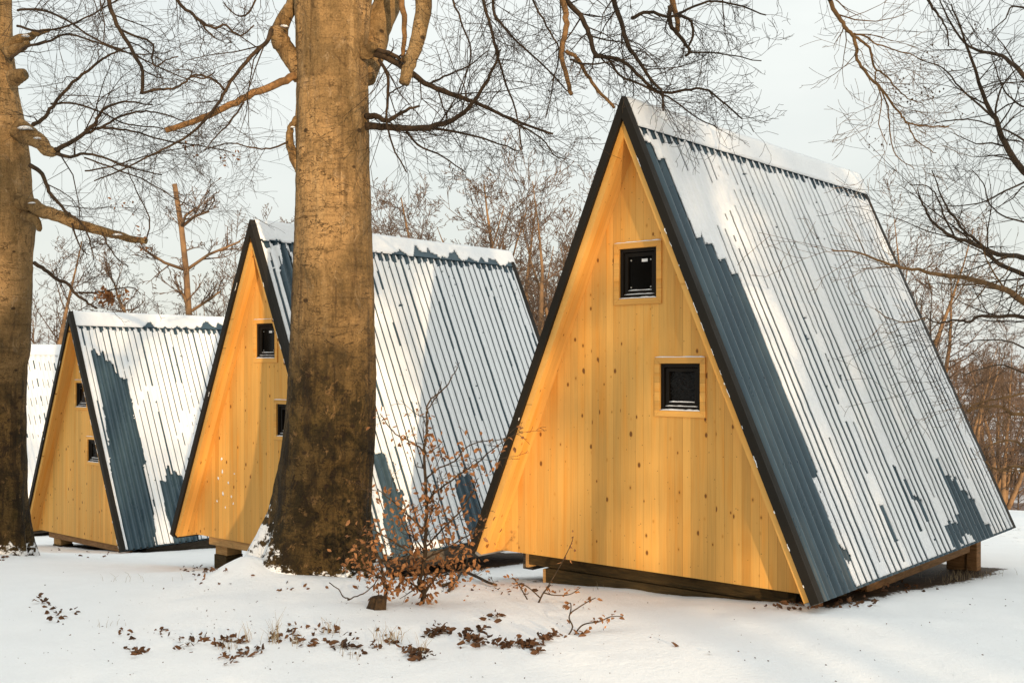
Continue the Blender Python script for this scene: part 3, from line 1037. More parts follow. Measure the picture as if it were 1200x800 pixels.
# right hand side
R = lambda px, y0, y1, d0, d1, dens=.07, Lk=(35, 140), q=BQ: traced(a, px, y0, y1, d0, d1, rng, q, dens, Lk)
R([(432, 60), (448, 65), (463, 72), (485, 88), (505, 101), (535, 112), (565, 124), (600, 140), (648, 157)], TY - .1, 9.0, 9.5, 2.6, .07)
R([(430, 56), (455, 62), (475, 74), (484, 90)], TY - .1, 9.3, 6, 3, .04)
R([(430, 136), (442, 136), (455, 141), (475, 130), (492, 124)], TY - .1, 9.2, 8, 2.5, .09, (20, 70))
R([(430, 148), (452, 149), (475, 151), (512, 147), (535, 138), (552, 123), (568, 100), (580, 75), (586, 58)], TY - .1, 8.8, 9, 2.2)
R([(475, 151), (505, 150), (540, 156), (575, 165), (610, 178)], 9.4, 9.0, 4, 1.4)
R([(444, 70), (455, 92), (454, 125), (453, 140), (460, 170), (476, 202)], 9.4, 9.2, 4.2, 1.6, .07)
R([(477, 154), (490, 170), (520, 184), (546, 202)], 9.4, 9.1, 3, 1.3, .08)
R([(500, 100), (520, 90), (548, 78), (572, 60)], 9.3, 9.0, 3, 1.2, .08)
R([(560, -60), (566, 0), (574, 28), (582, 60), (590, 90), (604, 130), (612, 175)], 9.2, 8.9, 4.5, 1.5)
R([(575, -70), (578, 10), (588, 28), (605, 48), (640, 80), (668, 110)], 9.2, 8.8, 4, 1.5)
R([(640, -90), (660, -8), (680, 18), (690, 40), (697, 64), (704, 66), (730, 72), (752, 92), (772, 108), (803, 106), (826, 104), (845, 118), (870, 140)], 8.9, 8.4, 7, 1.8, .09, (25, 95))
R([(705, -80), (718, -5), (728, 26), (737, 55), (750, 74), (765, 95), (776, 110), (777, 130)], 8.8, 8.4, 7, 2.2, .09, (25, 100))
R([(740, 22), (760, 14), (782, 20), (800, 14), (830, 2), (862, 6), (898, 18)], 8.7, 8.3, 4.5, 1.6, .09, (25, 90))
R([(785, 8), (785, 28), (796, 42), (808, 58), (804, 66)], 8.7, 8.6, 6, 3, .05, (20, 60))
R([(796, 18), (810, 26), (812, 42), (808, 60), (840, 62), (892, 72)], 8.7, 8.4, 4, 1.2, .08, (20, 80))
R([(697, 64), (712, 68), (726, 88), (760, 104), (790, 118), (812, 135), (840, 150)], 8.7, 8.3, 3.5, 1.3, .1, (20, 90))
R([(610, -50), (625, 0), (640, 30), (655, 60), (648, 100), (640, 138)], 9.0, 8.7, 3, 1.2, .09)
R([(668, 70), (690, 76), (716, 72), (745, 68)], 8.7, 8.4, 2.8, 1.2, .09)
R([(600, 142), (628, 158), (640, 168), (650, 182), (664, 186)], 9.1, 8.8, 2.2, 1.2, .09, (20, 70))
R([(520, -60), (528, -10), (540, 25), (552, 60), (545, 95), (538, 120)], 9.3, 9.0, 3, 1.2, .08)
R([(455, 110), (466, 104), (476, 98), (492, 96)], 9.4, 9.2, 2, 1, .08, (15, 50))
# left hand side
R([(318, 35), (312, 50), (298, 62), (278, 86), (264, 106), (250, 130), (222, 158), (190, 176), (150, 196), (110, 212)], 9.4, 8.9, 5.5, 1.6, .075)
R([(264, 106), (248, 92), (227, 88), (218, 96)], 9.2, 9.1, 3, 1.4, .08, (15, 60))
R([(286, 120), (268, 145), (252, 162), (238, 178)], 9.3, 9.1, 2.4, 1, .08, (15, 60))
R([(112, -70), (127, -2), (133, 20), (143, 38), (156, 62), (167, 84), (166, 110)], 9.0, 8.9, 5.5, 4, .03, (20, 70))
R([(166, 109), (182, 105), (202, 104), (217, 97), (224, 90), (240, 92), (252, 84)], 8.9, 8.8, 3.4, 1.6, .08, (15, 70))
R([(143, 36), (160, 43), (172, 47), (180, 56), (178, 70), (183, 78), (195, 71), (208, 66)], 8.9, 8.8, 3, 1.4, .09, (15, 60))
R([(190, -60), (207, -2), (222, 14), (235, 25), (250, 33), (264, 29), (276, 40), (285, 41), (297, 30)], 9.0, 8.9, 4.5, 1.6, .07, (15, 60))
R([(234, 24), (244, 38), (254, 46)], 8.9, 8.9, 2.8, 1.5, .06, (15, 40))
R([(337, 166), (322, 173), (300, 174), (270, 168), (240, 176)], 9.5, 9.2, 2.4, 1.1, .07, (20, 80))
R([(118, -60), (117, 0), (122, 25), (121, 50)], 9.0, 9.0, 2, 1, .08, (20, 60))
R([(310, -60), (300, 0), (282, 20), (262, 4)], 9.2, 9.0, 3, 1.2, .08, (20, 80))
kid(a, 'branches', M['twig'], beech, torg)

# ---- the left beech
rng = random.Random(23)
LY = 13.0
lorg = (*at(-8, 648, LY)[:2], 0); lorg = (lorg[0], lorg[1], g1(lorg[0], lorg[1]))
lb = thing('beech_tree', lorg, 'beech tree at the left edge with snow on its broken stubs', 'tree')
tab = [(690, -58, 41), (660, -54, 35), (640, -50, 32), (600, -49, 30), (540, -48, 29), (480, -48, 29), (420, -48, 31), (410, -48, 34), (395, -48, 34), (360, -46, 35.5), (300, -46, 37), (262, -45, 40), (245, -45, 39), (220, -44, 35), (185, -43, 33), (150, -42, 28), (110, -41, 20), (60, -40, 14), (0, -38, 12), (-100, -36, 9), (-400, -30, 1), (-600, -26, -5)]
rows = px_rows(tab, LY, 200)


def bp2(px, py, wx, wz, am):
    X, _, Z = at(px, py, LY - .3); s = LY / F_PX
    return (X, Z, wx * s, wz * s, am)


V, Fc = lathe_trunk(rows, 72, 8.7, .028, lorg, [bp2(12, 302, 16, 5, -.04), bp2(10, 312, 14, 8, .03), bp2(8, 415, 14, 12, .05), bp2(6, 414, 5, 5, -.05), bp2(15, 160, 14, 8, .03), bp2(5, 560, 12, 6, .03)], 5)
a = Acc(); a.add(V, []); a.Fs.append(np.array([f for f in Fc if len(f) == 4])); a.Fs.append(np.array([Fc[-1]]))
kid(a, 'trunk', M['bark'], lb, lorg)
a = Acc()
traced(a, [(5, 60), (20, 47), (32, 44), (44, 39), (58, 35)], LY - .2, LY - .4, 16, 4, rng, None, sides=9)
traced(a, [(8, 62), (24, 56), (34, 50)], LY - .25, LY - .4, 14, 6, rng, None, sides=9)
kid(a, 'limb_stub', M['bark'], lb, lorg)
a = Acc(); traced(a, [(15, 92), (24, 88), (30, 86)], LY - .3, LY - .4, 20, 12, rng, None, sides=9)
kid(a, 'limb_stub', M['bark'], lb, lorg)
a = Acc(); traced(a, [(20, 150), (36, 160), (48, 168), (58, 178), (66, 177)], LY - .2, LY - .5, 26, 9, rng, None, sides=10)
kid(a, 'limb_stub', M['bark'], lb, lorg)
a = Acc()
traced(a, [(20, 236), (36, 240), (48, 247), (70, 254), (95, 264), (125, 272), (150, 279), (172, 283)], LY - .2, LY - .6, 20, 7, rng, None, sides=10)
traced(a, [(28, 255), (42, 258), (46, 270)], LY - .3, LY - .4, 14, 6, rng, None, sides=9)
kid(a, 'limb_stub', M['bark'], lb, lorg)
a = Acc()
R = lambda px, y0, y1, d0, d1, dens=.075, Lk=(40, 150), q=BQ: traced(a, px, y0, y1, d0, d1, rng, q, dens, Lk)
R([(38, 146), (50, 140), (62, 124), (85, 97), (108, 79), (124, 67), (137, 61), (152, 55)], 12.6, 12.0, 5, 1.6)
R([(64, 176), (80, 169), (96, 158), (110, 146), (118, 132), (130, 124), (152, 119), (180, 124)], 12.5, 12.0, 6, 1.6)
R([(96, 158), (118, 150), (140, 137), (165, 131), (188, 133), (215, 142)], 12.4, 11.8, 3.4, 1.4)
R([(66, 180), (82, 184), (98, 180), (120, 184), (150, 196), (190, 205)], 12.5, 12, 4.5, 1.4)
R([(100, 152), (125, 150), (155, 154), (190, 164), (230, 170), (270, 178)], 12.4, 11.8, 3, 1.2)
R([(12, 70), (30, 56), (60, 48), (80, 40), (120, 52), (160, 64), (200, 60)], 12.6, 12, 3.6, 1.2)
R([(20, 12), (50, 12), (80, 25), (110, 45), (150, 62), (200, 85), (240, 100)], 12.6, 12, 3, 1.2)
R([(60, 122), (90, 122), (120, 132), (150, 146), (190, 150), (230, 160)], 12.6, 12, 2.6, 1.1)
R([(36, 194), (50, 204), (58, 225), (70, 240), (80, 252)], 12.7, 12.4, 5.5, 3, .05)
R([(80, 250), (96, 262), (104, 280), (110, 305)], 12.5, 12.4, 3, 1.2, .1, (25, 90))
R([(85, 262), (92, 285), (104, 300)], 12.5, 12.4, 2.4, 1.1, .1, (20, 80))
R([(120, 272), (128, 290), (140, 305), (150, 312)], 12.4, 12.3, 2.2, 1, .1, (20, 60))
R([(40, 308), (52, 316), (65, 326), (78, 332), (90, 345), (101, 353), (113, 361)], 12.7, 12.2, 5, 2.5, .05, (20, 60))
R([(92, 343), (110, 343), (130, 340), (155, 337), (165, 345)], 12.4, 12.2, 2.6, 1, .1, (15, 50))
R([(170, 283), (176, 262), (168, 240), (156, 215), (148, 190)], 12.3, 12.0, 1.8, 1, .1, (15, 60))
R([(20, 30), (45, 36), (80, 30), (120, 10), (170, -20)], 12.6, 12, 3, 1.4)
R([(100, 200), (130, 196), (160, 186), (200, 176), (240, 168)], 12.3, 11.9, 2, 1, .09)
R([(100, 185), (140, 200), (175, 214), (210, 235), (240, 248)], 12.3, 11.9, 2, 1, .09)
kid(a, 'branches', M['twig'], lb, lorg)


def leaf(a, p, d, size, rng, curl=.35):
    """one curled pointed leaf: two strips folded along the midrib"""
    d = nrm(d)
    up = nrm((rng.gauss(0, .7), rng.gauss(0, .7), rng.gauss(.3, .8)))
    s = nrm((d[1] * up[2] - d[2] * up[1], d[2] * up[0] - d[0] * up[2], d[0] * up[1] - d[1] * up[0]))
    n = (s[1] * d[2] - s[2] * d[1], s[2] * d[0] - s[0] * d[2], s[0] * d[1] - s[1] * d[0])
    cv = rng.uniform(-curl, curl) * size
    fo = rng.uniform(.1, .5) * size * .4
    def P(t, w, h): return tuple(p[c] + d[c] * t * size + s[c] * w * size + n[c] * h for c in range(3))
    V = [P(0, 0, 0), P(.30, -.26, fo), P(.34, 0, cv * .5), P(.30, .26, fo), P(.68, -.22, fo * .8 + cv * .7), P(.70, 0, cv * .9), P(.66, .20, fo + cv * .8), P(1, 0, cv * .6)]
    a.add(V, [(0, 2, 1), (0, 3, 2), (1, 2, 5, 4), (2, 3, 6, 5), (4, 5, 7), (5, 6, 7)])


a = Acc()
for _ in range(70):
    x, y = rng.gauss(126, 6), rng.gauss(347, 3.2)
    leaf(a, at(x, y, 12.25 + rng.uniform(-.1, .1)), (rng.gauss(0, 1), rng.gauss(0, 1), rng.gauss(-.5, 1)), rng.uniform(.05, .085), rng)
for (cx_, cy_, n_) in [(147, 344, 8), (164, 274, 9), (150, 240, 6), (170, 290, 5), (135, 236, 5), (230, 178, 6), (262, 184, 6), (218, 172, 4), (275, 180, 5)]:
    for _ in range(n_):
        leaf(a, at(cx_ + rng.gauss(0, 3), cy_ + rng.gauss(0, 4), 12.2), (rng.gauss(0, 1), rng.gauss(0, 1), rng.gauss(-.6, 1)), rng.uniform(.04, .06), rng)
kid(a, 'dead_leaves', M['leaf'], lb, lorg, False)
# snow caught on the stubs
a = Acc()


def snow_blob(a, px, py, Y, wx, wz, rng):
    c = at(px, py, Y); V = [(c[0], c[1], c[2] + wz)]; rings = 3; n = 10
    for k in range(1, rings + 1):
        f = k / rings
        for j in range(n):
            t = j / n * 6.283; w = wx * f * rng.uniform(.8, 1.15)
            V.append((c[0] + w * math.cos(t), c[1] + w * math.sin(t) * .8, c[2] + wz * (1 - f * f) * rng.uniform(.8, 1.1) - (wz * .5 if k == rings else 0)))
    Fx = [(0, 1 + j, 1 + (j + 1) % n) for j in range(n)]
    for k in range(rings - 1):
        b = 1 + k * n
        for j in range(n): Fx.append((b + j, b + n + j, b + n + (j + 1) % n, b + (j + 1) % n))
    Fx.append(tuple(1 + (rings - 1) * n + j for j in range(n - 1, -1, -1)))
    a.add(V, Fx)


for px, py, wx, wz, Y in [(30, 42, .05, .014, 12.62), (30, 150, .09, .025, 12.6), (44, 162, .05, .012, 12.5), (38, 238, .05, .014, 12.66), (138, 275, .07, .015, 12.42)]:
    a = Acc(); snow_blob(a, px, py, Y, wx, wz, rng); kid(a, 'stub_snow', M['snow'], lb, lorg)
a = Acc(); rng = random.Random(4)
for px, py, wx, wz, Y in [(333, 31, .04, .012, TY - .1), (343, 149, .025, .008, TY - .1)]:
    a = Acc(); snow_blob(a, px, py, Y, wx, wz, rng); kid(a, 'stub_snow', M['snow'], beech, torg)

# ---- the tree off the right edge whose twigs hang into the picture
rng = random.Random(31)
ry = 9.5
rorg = (*at(1345, 690, ry)[:2], 0); rorg = (rorg[0], rorg[1], g1(rorg[0], rorg[1]))
rt = thing('beech_tree', rorg, 'bare tree beyond the right edge whose fine twigs reach in over the sky', 'tree')
rows = px_rows([(720, 1310, 1392), (690, 1316, 1380), (640, 1322, 1374), (400, 1324, 1368), (0, 1328, 1362), (-500, 1334, 1354)], ry, 80)
V, Fc = lathe_trunk(rows, 36, 5.2, .02, rorg, [], 5)
a = Acc(); a.add(V, []); a.Fs.append(np.array([f for f in Fc if len(f) == 4])); a.Fs.append(np.array([Fc[-1]]))
kid(a, 'trunk', M['bark'], rt, rorg)
RQ = dict(BQ, wig=.17, lift=[0, .01, .02, .03], kids=[0, 3.2, 1.6], rmin=.0014)
a = Acc()
R = lambda px, y0, y1, d0, d1, dens=.045, Lk=(40, 150), q=RQ: traced(a, px, y0, y1, d0, d1, rng, q, dens, Lk)
R([(1330, 420), (1270, 270), (1200, 200), (1178, 168), (1166, 140), (1152, 112), (1142, 80), (1128, 40), (1115, 5)], 9.5, 8.2, 10, 1.4)
R([(1166, 140), (1150, 125), (1125, 103), (1105, 80), (1078, 70)], 8.6, 8.2, 3, 1.1)
R([(1166, 140), (1170, 112), (1182, 90), (1204, 70)], 8.6, 8.4, 2.6, 1.2)
R([(1330, 470), (1260, 330), (1200, 303), (1170, 297), (1138, 285), (1110, 274), (1092, 258), (1082, 240), (1075, 222)], 9.5, 8.4, 8, 1.3)
R([(1118, 276), (1105, 250), (1098, 230), (1085, 218), (1066, 217)], 8.7, 8.3, 2.4, 1)
R([(1330, 500), (1260, 345), (1200, 322), (1176, 312), (1160, 300), (1148, 285), (1130, 270), (1115, 250), (1104, 230), (1092, 200)], 9.5, 8.5, 7, 1.2)
R([(1330, 300), (1260, 170), (1200, 88), (1184, 74), (1174, 66), (1150, 60), (1130, 50), (1110, 20), (1098, -10)], 9.5, 8.3, 7, 1.3)
R([(1200, 165), (1184, 155), (1170, 150), (1148, 142), (1120, 140), (1095, 145)], 8.7, 8.3, 2.5, 1)
R([(1330, 520), (1260, 400), (1200, 372), (1170, 371), (1146, 371), (1136, 377), (1120, 375), (1100, 378), (1085, 372)], 9.5, 8.7, 6, 1.2, .06)
R([(1204, 10), (1186, 8), (1178, 22), (1160, 38)], 8.6, 8.4, 2.5, 1)
R([(1204, 212), (1170, 228), (1140, 240), (1100, 240)], 8.6, 8.2, 2.4, 1, .09)
R([(1206, 128), (1188, 118), (1176, 105), (1168, 84), (1160, 60)], 8.6, 8.2, 2.4, 1, .09)
R([(1206, 262), (1180, 255), (1160, 240), (1152, 215), (1140, 200)], 8.6, 8.2, 2.2, 1, .09)
R([(1206, 410), (1180, 400), (1150, 398), (1126, 405)], 9.0, 8.7, 2.2, 1, .09)
R([(1206, 440), (1176, 428), (1150, 432), (1130, 440)], 9.0, 8.7, 2.2, 1, .09)
R([(1075, -40), (1088, 0), (1098, 16), (1108, 32), (1112, 54)], 8.4, 8.2, 4, 1.4, .1, (15, 60))
kid(a, 'branches', M['twig'], rt, rorg)
a = Acc()
R([(1330, 540), (1270, 392), (1200, 354), (1182, 341), (1168, 336), (1140, 328), (1110, 323), (1090, 320), (1075, 316), (1050, 312), (1022, 302), (1000, 295), (975, 294)], 9.5, 7.4, 9, 1.3, .045, (25, 90))
R([(1052, 312), (1030, 314), (1010, 315)], 8.0, 7.7, 2.0, 1.0, .06, (15, 50))
R([(1085, 372), (1060, 378), (1040, 372), (1025, 362)], 8.6, 8.3, 1.6, .9, .08, (15, 50))
R([(1330, 600), (1260, 500), (1206, 487), (1186, 484), (1174, 477), (1160, 476), (1145, 478), (1134, 482)], 9.5, 9.0, 6, 2, .05, (20, 60))
R([(1210, 458), (1185, 464), (1160, 469), (1142, 474), (1132, 482)], 9.2, 9.0, 3, 1.4, .05, (20, 60))
R([(1210, 528), (1186, 516), (1170, 518), (1152, 524)], 9.2, 9.0, 3, 1.4, .06, (15, 50))
R([(1210, 552), (1190, 546), (1176, 550), (1162, 548), (1156, 540)], 9.2, 9.0, 4, 1.6, .06, (15, 50))
R([(1210, 546), (1190, 552), (1168, 550)], 9.2, 9.0, 2.4, 1.2, .06, (15, 50))
kid(a, 'sun_tinted_branches', M['sun_tinted_twig'], rt, rorg)  # sunlit look painted in by the lighter twig colour

# the long spray hanging in from the top belongs to the big beech
a = Acc(); rng = random.Random(77)
R = lambda px, y0, y1, d0, d1, dens=.075, Lk=(25, 95), q=RQ: traced(a, px, y0, y1, d0, d1, rng, q, dens, Lk)
R([(960, -40), (974, 4), (983, 20), (992, 34), (1000, 44), (1004, 60), (1003, 66), (1012, 82), (1022, 94), (1032, 103), (1045, 122), (1055, 134), (1064, 144), (1085, 148), (1112, 149)], 7.5, 7.2, 5.5, 1.4)
R([(1000, 42), (1012, 50), (1020, 60), (1025, 80), (1036, 87), (1050, 103), (1064, 115), (1082, 122)], 7.45, 7.2, 3.4, 1.1)
R([(1000, 40), (1016, 43), (1024, 50), (1045, 58), (1066, 64), (1086, 72)], 7.45, 7.2, 2.4, 1)
R([(1032, 104), (1040, 125), (1044, 160), (1050, 182), (1072, 198)], 7.3, 7.1, 2, .9)
R([(1026, 84), (1026, 95), (1033, 115), (1030, 145), (1040, 170)], 7.3, 7.1, 1.8, .9)
R([(1064, 144), (1072, 162), (1088, 175), (1098, 180)], 7.3, 7.1, 1.8, .9)
kid(a, 'hanging_spray', M['sun_tinted_twig'], beech, torg)
a = Acc()
for (cx_, cy_, sp_, n_) in [(1090, 65, 12, 16), (1072, 98, 12, 16), (1095, 108, 9, 9), (1062, 118, 10, 10), (1146, 35, 9, 9), (1035, 165, 9, 9), (1020, 170, 3, 3), (1135, 65, 6, 5), (1180, 70, 8, 4), (1112, 130, 16, 6)]:
    for _ in range(n_):
        c = at(cx_ + rng.gauss(0, sp_), cy_ + rng.gauss(0, sp_ * .7), 7.3 + rng.uniform(-.1, .1)); s = rng.uniform(.004, .008)
        a.add([(c[0] + s * k[0], c[1] + s * k[1], c[2] + s * k[2] * 1.3) for k in [(1, 0, 0), (0, 1, 0), (-1, 0, 0), (0, -1, 0), (0, 0, 1), (0, 0, -1)]],
              [(0, 1, 4), (1, 2, 4), (2, 3, 4), (3, 0, 4), (1, 0, 5), (2, 1, 5), (3, 2, 5), (0, 3, 5)])
kid(a, 'seed_husks', M['husk'], beech, torg, False)


# ---- background trees: prototypes about 10 m tall, trunk and crown
def bg_tree(kind, seed):
    rng = random.Random(seed)
    tr, cr = Acc(), Acc()
    q = dict(wig=.13, lift=[.04, .05, .05, .05], kids=[8, 6, 4, 2.4], ang=(22, 55), flat=.15, ratio=.50, rmin=.0078)
    if kind == 'multi':
        stems = 6
        for s in range(stems):
            az = s / stems * 6.28 + rng.uniform(-.4, .4); le = rng.uniform(.12, .5)
            d = nrm((math.cos(az) * le, math.sin(az) * le, 1))
            L = rng.uniform(7.5, 10); p = (math.cos(az) * .14, math.sin(az) * .14, -.2)
            K = 9; pts = [p]; rad = [.16]; dd = d
            for i in range(1, K):
                dd = nrm((dd[0] + rng.gauss(0, .07), dd[1] + rng.gauss(0, .07), dd[2] + .05))
                p = tuple(p[c] + dd[c] * L / (K - 1) for c in range(3)); pts.append(p); rad.append(max(.010, .16 * (1 - i / (K - 1)) ** .9))
            tr.tube(pts, rad, 7)
            spread(cr, pts, [r_ * .8 for r_ in rad], L * .72, 1, rng, dict(q, kids=[11, 7, 4, 2]), lo=.10)
    elif kind == 'tall':
        pts = []; rad = []; p = (0, 0, -.3); d = (0, 0, 1)
        for i in range(11):
            pts.append(p); rad.append(max(.02, .20 * (1 - i / 10.6)))
            d = nrm((d[0] + rng.gauss(0, .05), d[1] + rng.gauss(0, .05), 1)); p = tuple(p[c] + d[c] * .98 for c in range(3))
        tr.tube(pts, rad, 8)
        spread(cr, pts, [r_ * .7 for r_ in rad], 5.6, 1, rng, dict(q, kids=[26, 6.5, 4, 2], ang=(35, 70)), lo=.22)
    else:  # two pale stems lopped at the top, brushy regrowth
        for (dx, lean, hh, r0) in ((-.05, -.27, 7.4, .085), (.2, .02, 9.6, .125)):
            pts = []; rad = []; p = (dx, 0, -.3); d = nrm((lean, 0, 1))
            for i in range(9):
                pts.append(p); rad.append(r0 * (1 - .45 * i / 8))
                d = nrm((d[0] + rng.gauss(0, .05) + (lean * .12 if i > 4 else 0), d[1] + rng.gauss(0, .05), d[2])); p = tuple(p[c] + d[c] * hh / 8 for c in range(3))
            tr.tube(pts, rad, 9)
            for k in range(6):
                i = rng.choice((5, 6, 7, 7, 8)); pp = pts[i]
                dd = nrm((rng.gauss(0, .8), rng.gauss(0, .8), .7)); L = rng.uniform(.7, 1.9)
                e = tuple(pp[c] + dd[c] * L for c in range(3)); m_ = tuple((pp[c] + e[c]) / 2 + rng.gauss(0, .06) for c in range(3))
                tr.tube([pp, m_, e], [r0 * .38, r0 * .32, r0 * .2], 6)
                spread(cr, [pp, m_, e], [.05, .04, .035], 2.2, 1, rng, dict(q, kids=[6, 4, 3, 2], ang=(15, 60)), lo=.3)
            spread(cr, pts, [.04] * 9, 2.4, 1, rng, dict(q, kids=[9, 5, 3, 2], ang=(30, 75)), lo=.35)
    return tr, cr


BG = [  # kind, seed, px, distance, top py, label
    ('multi', 1, 525, 33, 150, 'dense many-stemmed bare tree behind the middle of the second cabin ridge'),
    ('multi', 2, 655, 29, 150, 'dense bare tree rising just left of the nearest cabin apex'),
    ('tall', 3, 588, 40, 185, 'golden-lit bare tree behind the right end of the second cabin ridge'),
    ('multi', 4, 470, 40, 195, 'slim bare tree right beside the thick trunk, behind the second cabin'),
    ('multi', 5, 615, 52, 215, 'more distant bare tree between the second and nearest cabins'),
    ('lopped', 6, 226, 40, 216, 'pale two-stemmed tree with lopped tops above the streaked roof'),
    ('multi', 7, 283, 42, 232, 'bushy bare tree directly left of the second cabin apex'),
    ('tall', 8, 316, 55, 240, 'distant bare tree between the second cabin apex and the thick trunk'),
    ('tall', 9, 65, 30, 262, 'upright bare tree seen just right of the left beech trunk'),
    ('multi', 10, 102, 34, 300, 'dark bare tree behind the apex of the streaked-roof cabin'),
    ('multi', 11, 190, 36, 322, 'low brushy bare tree above the middle of the streaked roof'),
    ('tall', 21, 500, 48, 210, 'slender bare tree left of the dense clump behind the second cabin'),
    ('multi', 22, 556, 50, 195, 'farther bare tree showing between the two clumps behind the second cabin'),
    ('tall', 23, 632, 44, 200, 'bare tree whose top shows over the rear corner of the second cabin'),
    ('multi', 24, 684, 36, 190, 'dense bare tree partly hidden by the left roof edge of the nearest cabin'),
    ('multi', 12, 1046, 38, 198, 'bare tree behind the rear ridge end of the nearest cabin'),
    ('multi', 13, 1126, 32, 350, 'low reddish bare tree beside the rear roof slope of the nearest cabin'),
    ('tall', 14, 1090, 58, 292, 'farther slim bare tree to the right of the nearest cabin roof'),
    ('multi', 15, 1172, 52, 372, 'low bushy bare tree on the far field near the right edge'),
    ('tall', 16, 1215, 46, 330, 'bare tree at the right edge above the wooded slope'),
    ('multi', 17, 30, 36, 330, 'low dark bare tree hidden mostly by the left beech trunk'),
    ('multi', 18, 250, 50, 318, 'distant brushy tree above the rear end of the streaked roof'),
]
protos = {}
for kind, seeds in (('multi', (101, 102, 103)), ('tall', (201, 202, 203)), ('lopped', (301,))):
    for s in seeds:
        tr, cr = bg_tree(kind, s)
        r0 = bpy.data.objects.new('bare_tree', None); COL.objects.link(r0)
        tr.build('trunk', M['bgtrunk'], r0, True); cr.build('branches', M['bgtwig'], r0, True)
        zmax = max(max(v.co.z for v in c.data.vertices) for c in r0.children)
        protos.setdefault(kind, []).append((r0, zmax))
used = set()
rng = random.Random(5)


def plant(kind, idx, X, Y, height, label, group, rz):
    r0, zmax = protos[kind][idx % len(protos[kind])]
    o = r0 if r0.name not in used else copy_tree(r0)
    used.add(r0.name)
    s = height / zmax
    o.location = (X, Y, g1(X, Y) - .05); o.scale = (s, s, s); o.rotation_euler = (0, 0, rz)
    tag(o, label, 'tree', group)
    return o


for kind, i, px, Y, top, label in BG:
    X = (px - 600) / F_PX * Y
    h = EYE - (top - HOR) / F_PX * Y - g1(X, Y)
    plant(kind, i, X, Y, h, label, 'bare trees beyond the cabins', 0.0 if kind == 'lopped' else rng.uniform(0, 6.28))

SUN = Vector((.30, -.94, .115)).normalized()
# the grove behind the photographer that the low sun shines through
GR = [('tall', 0, 10.4, -12, 12.), ('tall', 0, 12.9, -21, 12), ('tall', 1, 13.8, -18, 13), ('tall', 1, 13.0, -24.5, 12), ('tall', 2, 12.0, -17, 13.), ('lopped', 0, 9.2, -15.5, 11.),
      ('tall', 1, 9.6, -33, 14.), ('tall', 2, 7.0, -26, 13), ('lopped', 0, 4.0, -18, 11), ('multi', 2, 15.5, -22, 11), ('tall', 0, 2.6, -33, 14), ('lopped', 0, 9.1, -18.5, 12), ('multi', 1, 12.3, -19, 9), ('multi', 2, 8.9, -27, 7.5), ('multi', 1, 16.5, -27, 12)]
for k in range(34):       # the denser wood behind and to the left
    GR.append((('multi', 'tall')[k % 2], k % 3, rng.uniform(-34, -3) if k % 3 else rng.uniform(-26, -12), rng.uniform(-34, -16) if k % 3 else rng.uniform(-16, 4), rng.uniform(11, 16)))
for (kind, i, X, Y, h) in GR:
    plant(kind, i, X, Y, h, 'bare tree of the grove standing behind the photographer', 'bare trees of the grove behind the photographer', rng.uniform(0, 6.28))

# ---- far wood on the slope across the valley
a = Acc(); rng = random.Random(9)
for k in range(3200):
    D = rng.uniform(60, 240); az = math.radians(rng.uniform(-34, 36)); X = D * math.sin(az); Y = D * math.cos(az)
    if D < 80 and rng.random() < .5: continue
    z = g1(X, Y); h = rng.uniform(1.6, 4.6)
    w = .0005 * D
    lean = rng.gauss(0, .12)
    a.tube([(X, Y, z - .2), (X + h * .5 * lean, Y, z + h * .45), (X + h * lean, Y, z + h * .85)], [.05 + w * .6, .03 + w * .4, .01], 3)
    for j in range(20):
        t = rng.uniform(.05, .8); b = (X + h * t * lean, Y, z + h * t)
        L = h * rng.uniform(.2, .6) * (1.1 - .7 * t); azb = rng.uniform(0, 6.28); el = rng.uniform(.1, 1.35)
        d = (math.cos(azb) * math.cos(el), math.sin(azb) * math.cos(el), math.sin(el))
        a.tube([b, tuple(b[c] + d[c] * L * .5 + rng.gauss(0, .12) for c in range(3)), tuple(b[c] + d[c] * L + rng.gauss(0, .22) + (L * .15 if c == 2 else 0) for c in range(3))], [.014 + w * .35, .010 + w * .28, .005 + w * .18], 3)
fw = a.build('far_wood', M['bgtwig'], None, False)
tag(fw, 'brown leafless wood covering the slope across the valley', 'woodland', kind='stuff')

# ------------------------------------------------------------------ sapling with brown leaves, stump, litter
rng = random.Random(61)
bx, by, bz = ground_px(495, 708)
sorg = (bx, by, bz)
sap = thing('beech_sapling', sorg, 'leggy beech sapling with brown withered leaves in front of the thick trunk', 'shrub')
a = Acc(); lf = Acc()
YS = by
SQ = dict(wig=.20, lift=[0, .0, .0, .0], kids=[0, 3, 1.5], ang=(30, 75), flat=.2, ratio=.6, rmin=.0016)


def sapling_branch(px, y0, y1, d0, d1, leaves, lsz=(.032, .055), dens=.06, Lk=(12, 45)):
    sp = traced(a, px, y0, y1, d0, d1, rng, SQ, dens, Lk, 6, .5)
    for _ in range(int(leaves * (2.4 if min(p_[1] for p_ in px) < 600 else 1.6))):
        i = rng.randrange(len(sp)); p = sp[i]
        pos = (p[0] + rng.gauss(0, .055), p[1] + rng.gauss(0, .07), p[2] + rng.gauss(0, .05))
        leaf(lf, pos, (rng.gauss(0, 1), rng.gauss(0, 1), rng.gauss(-.7, .8)), rng.uniform(*lsz), rng)


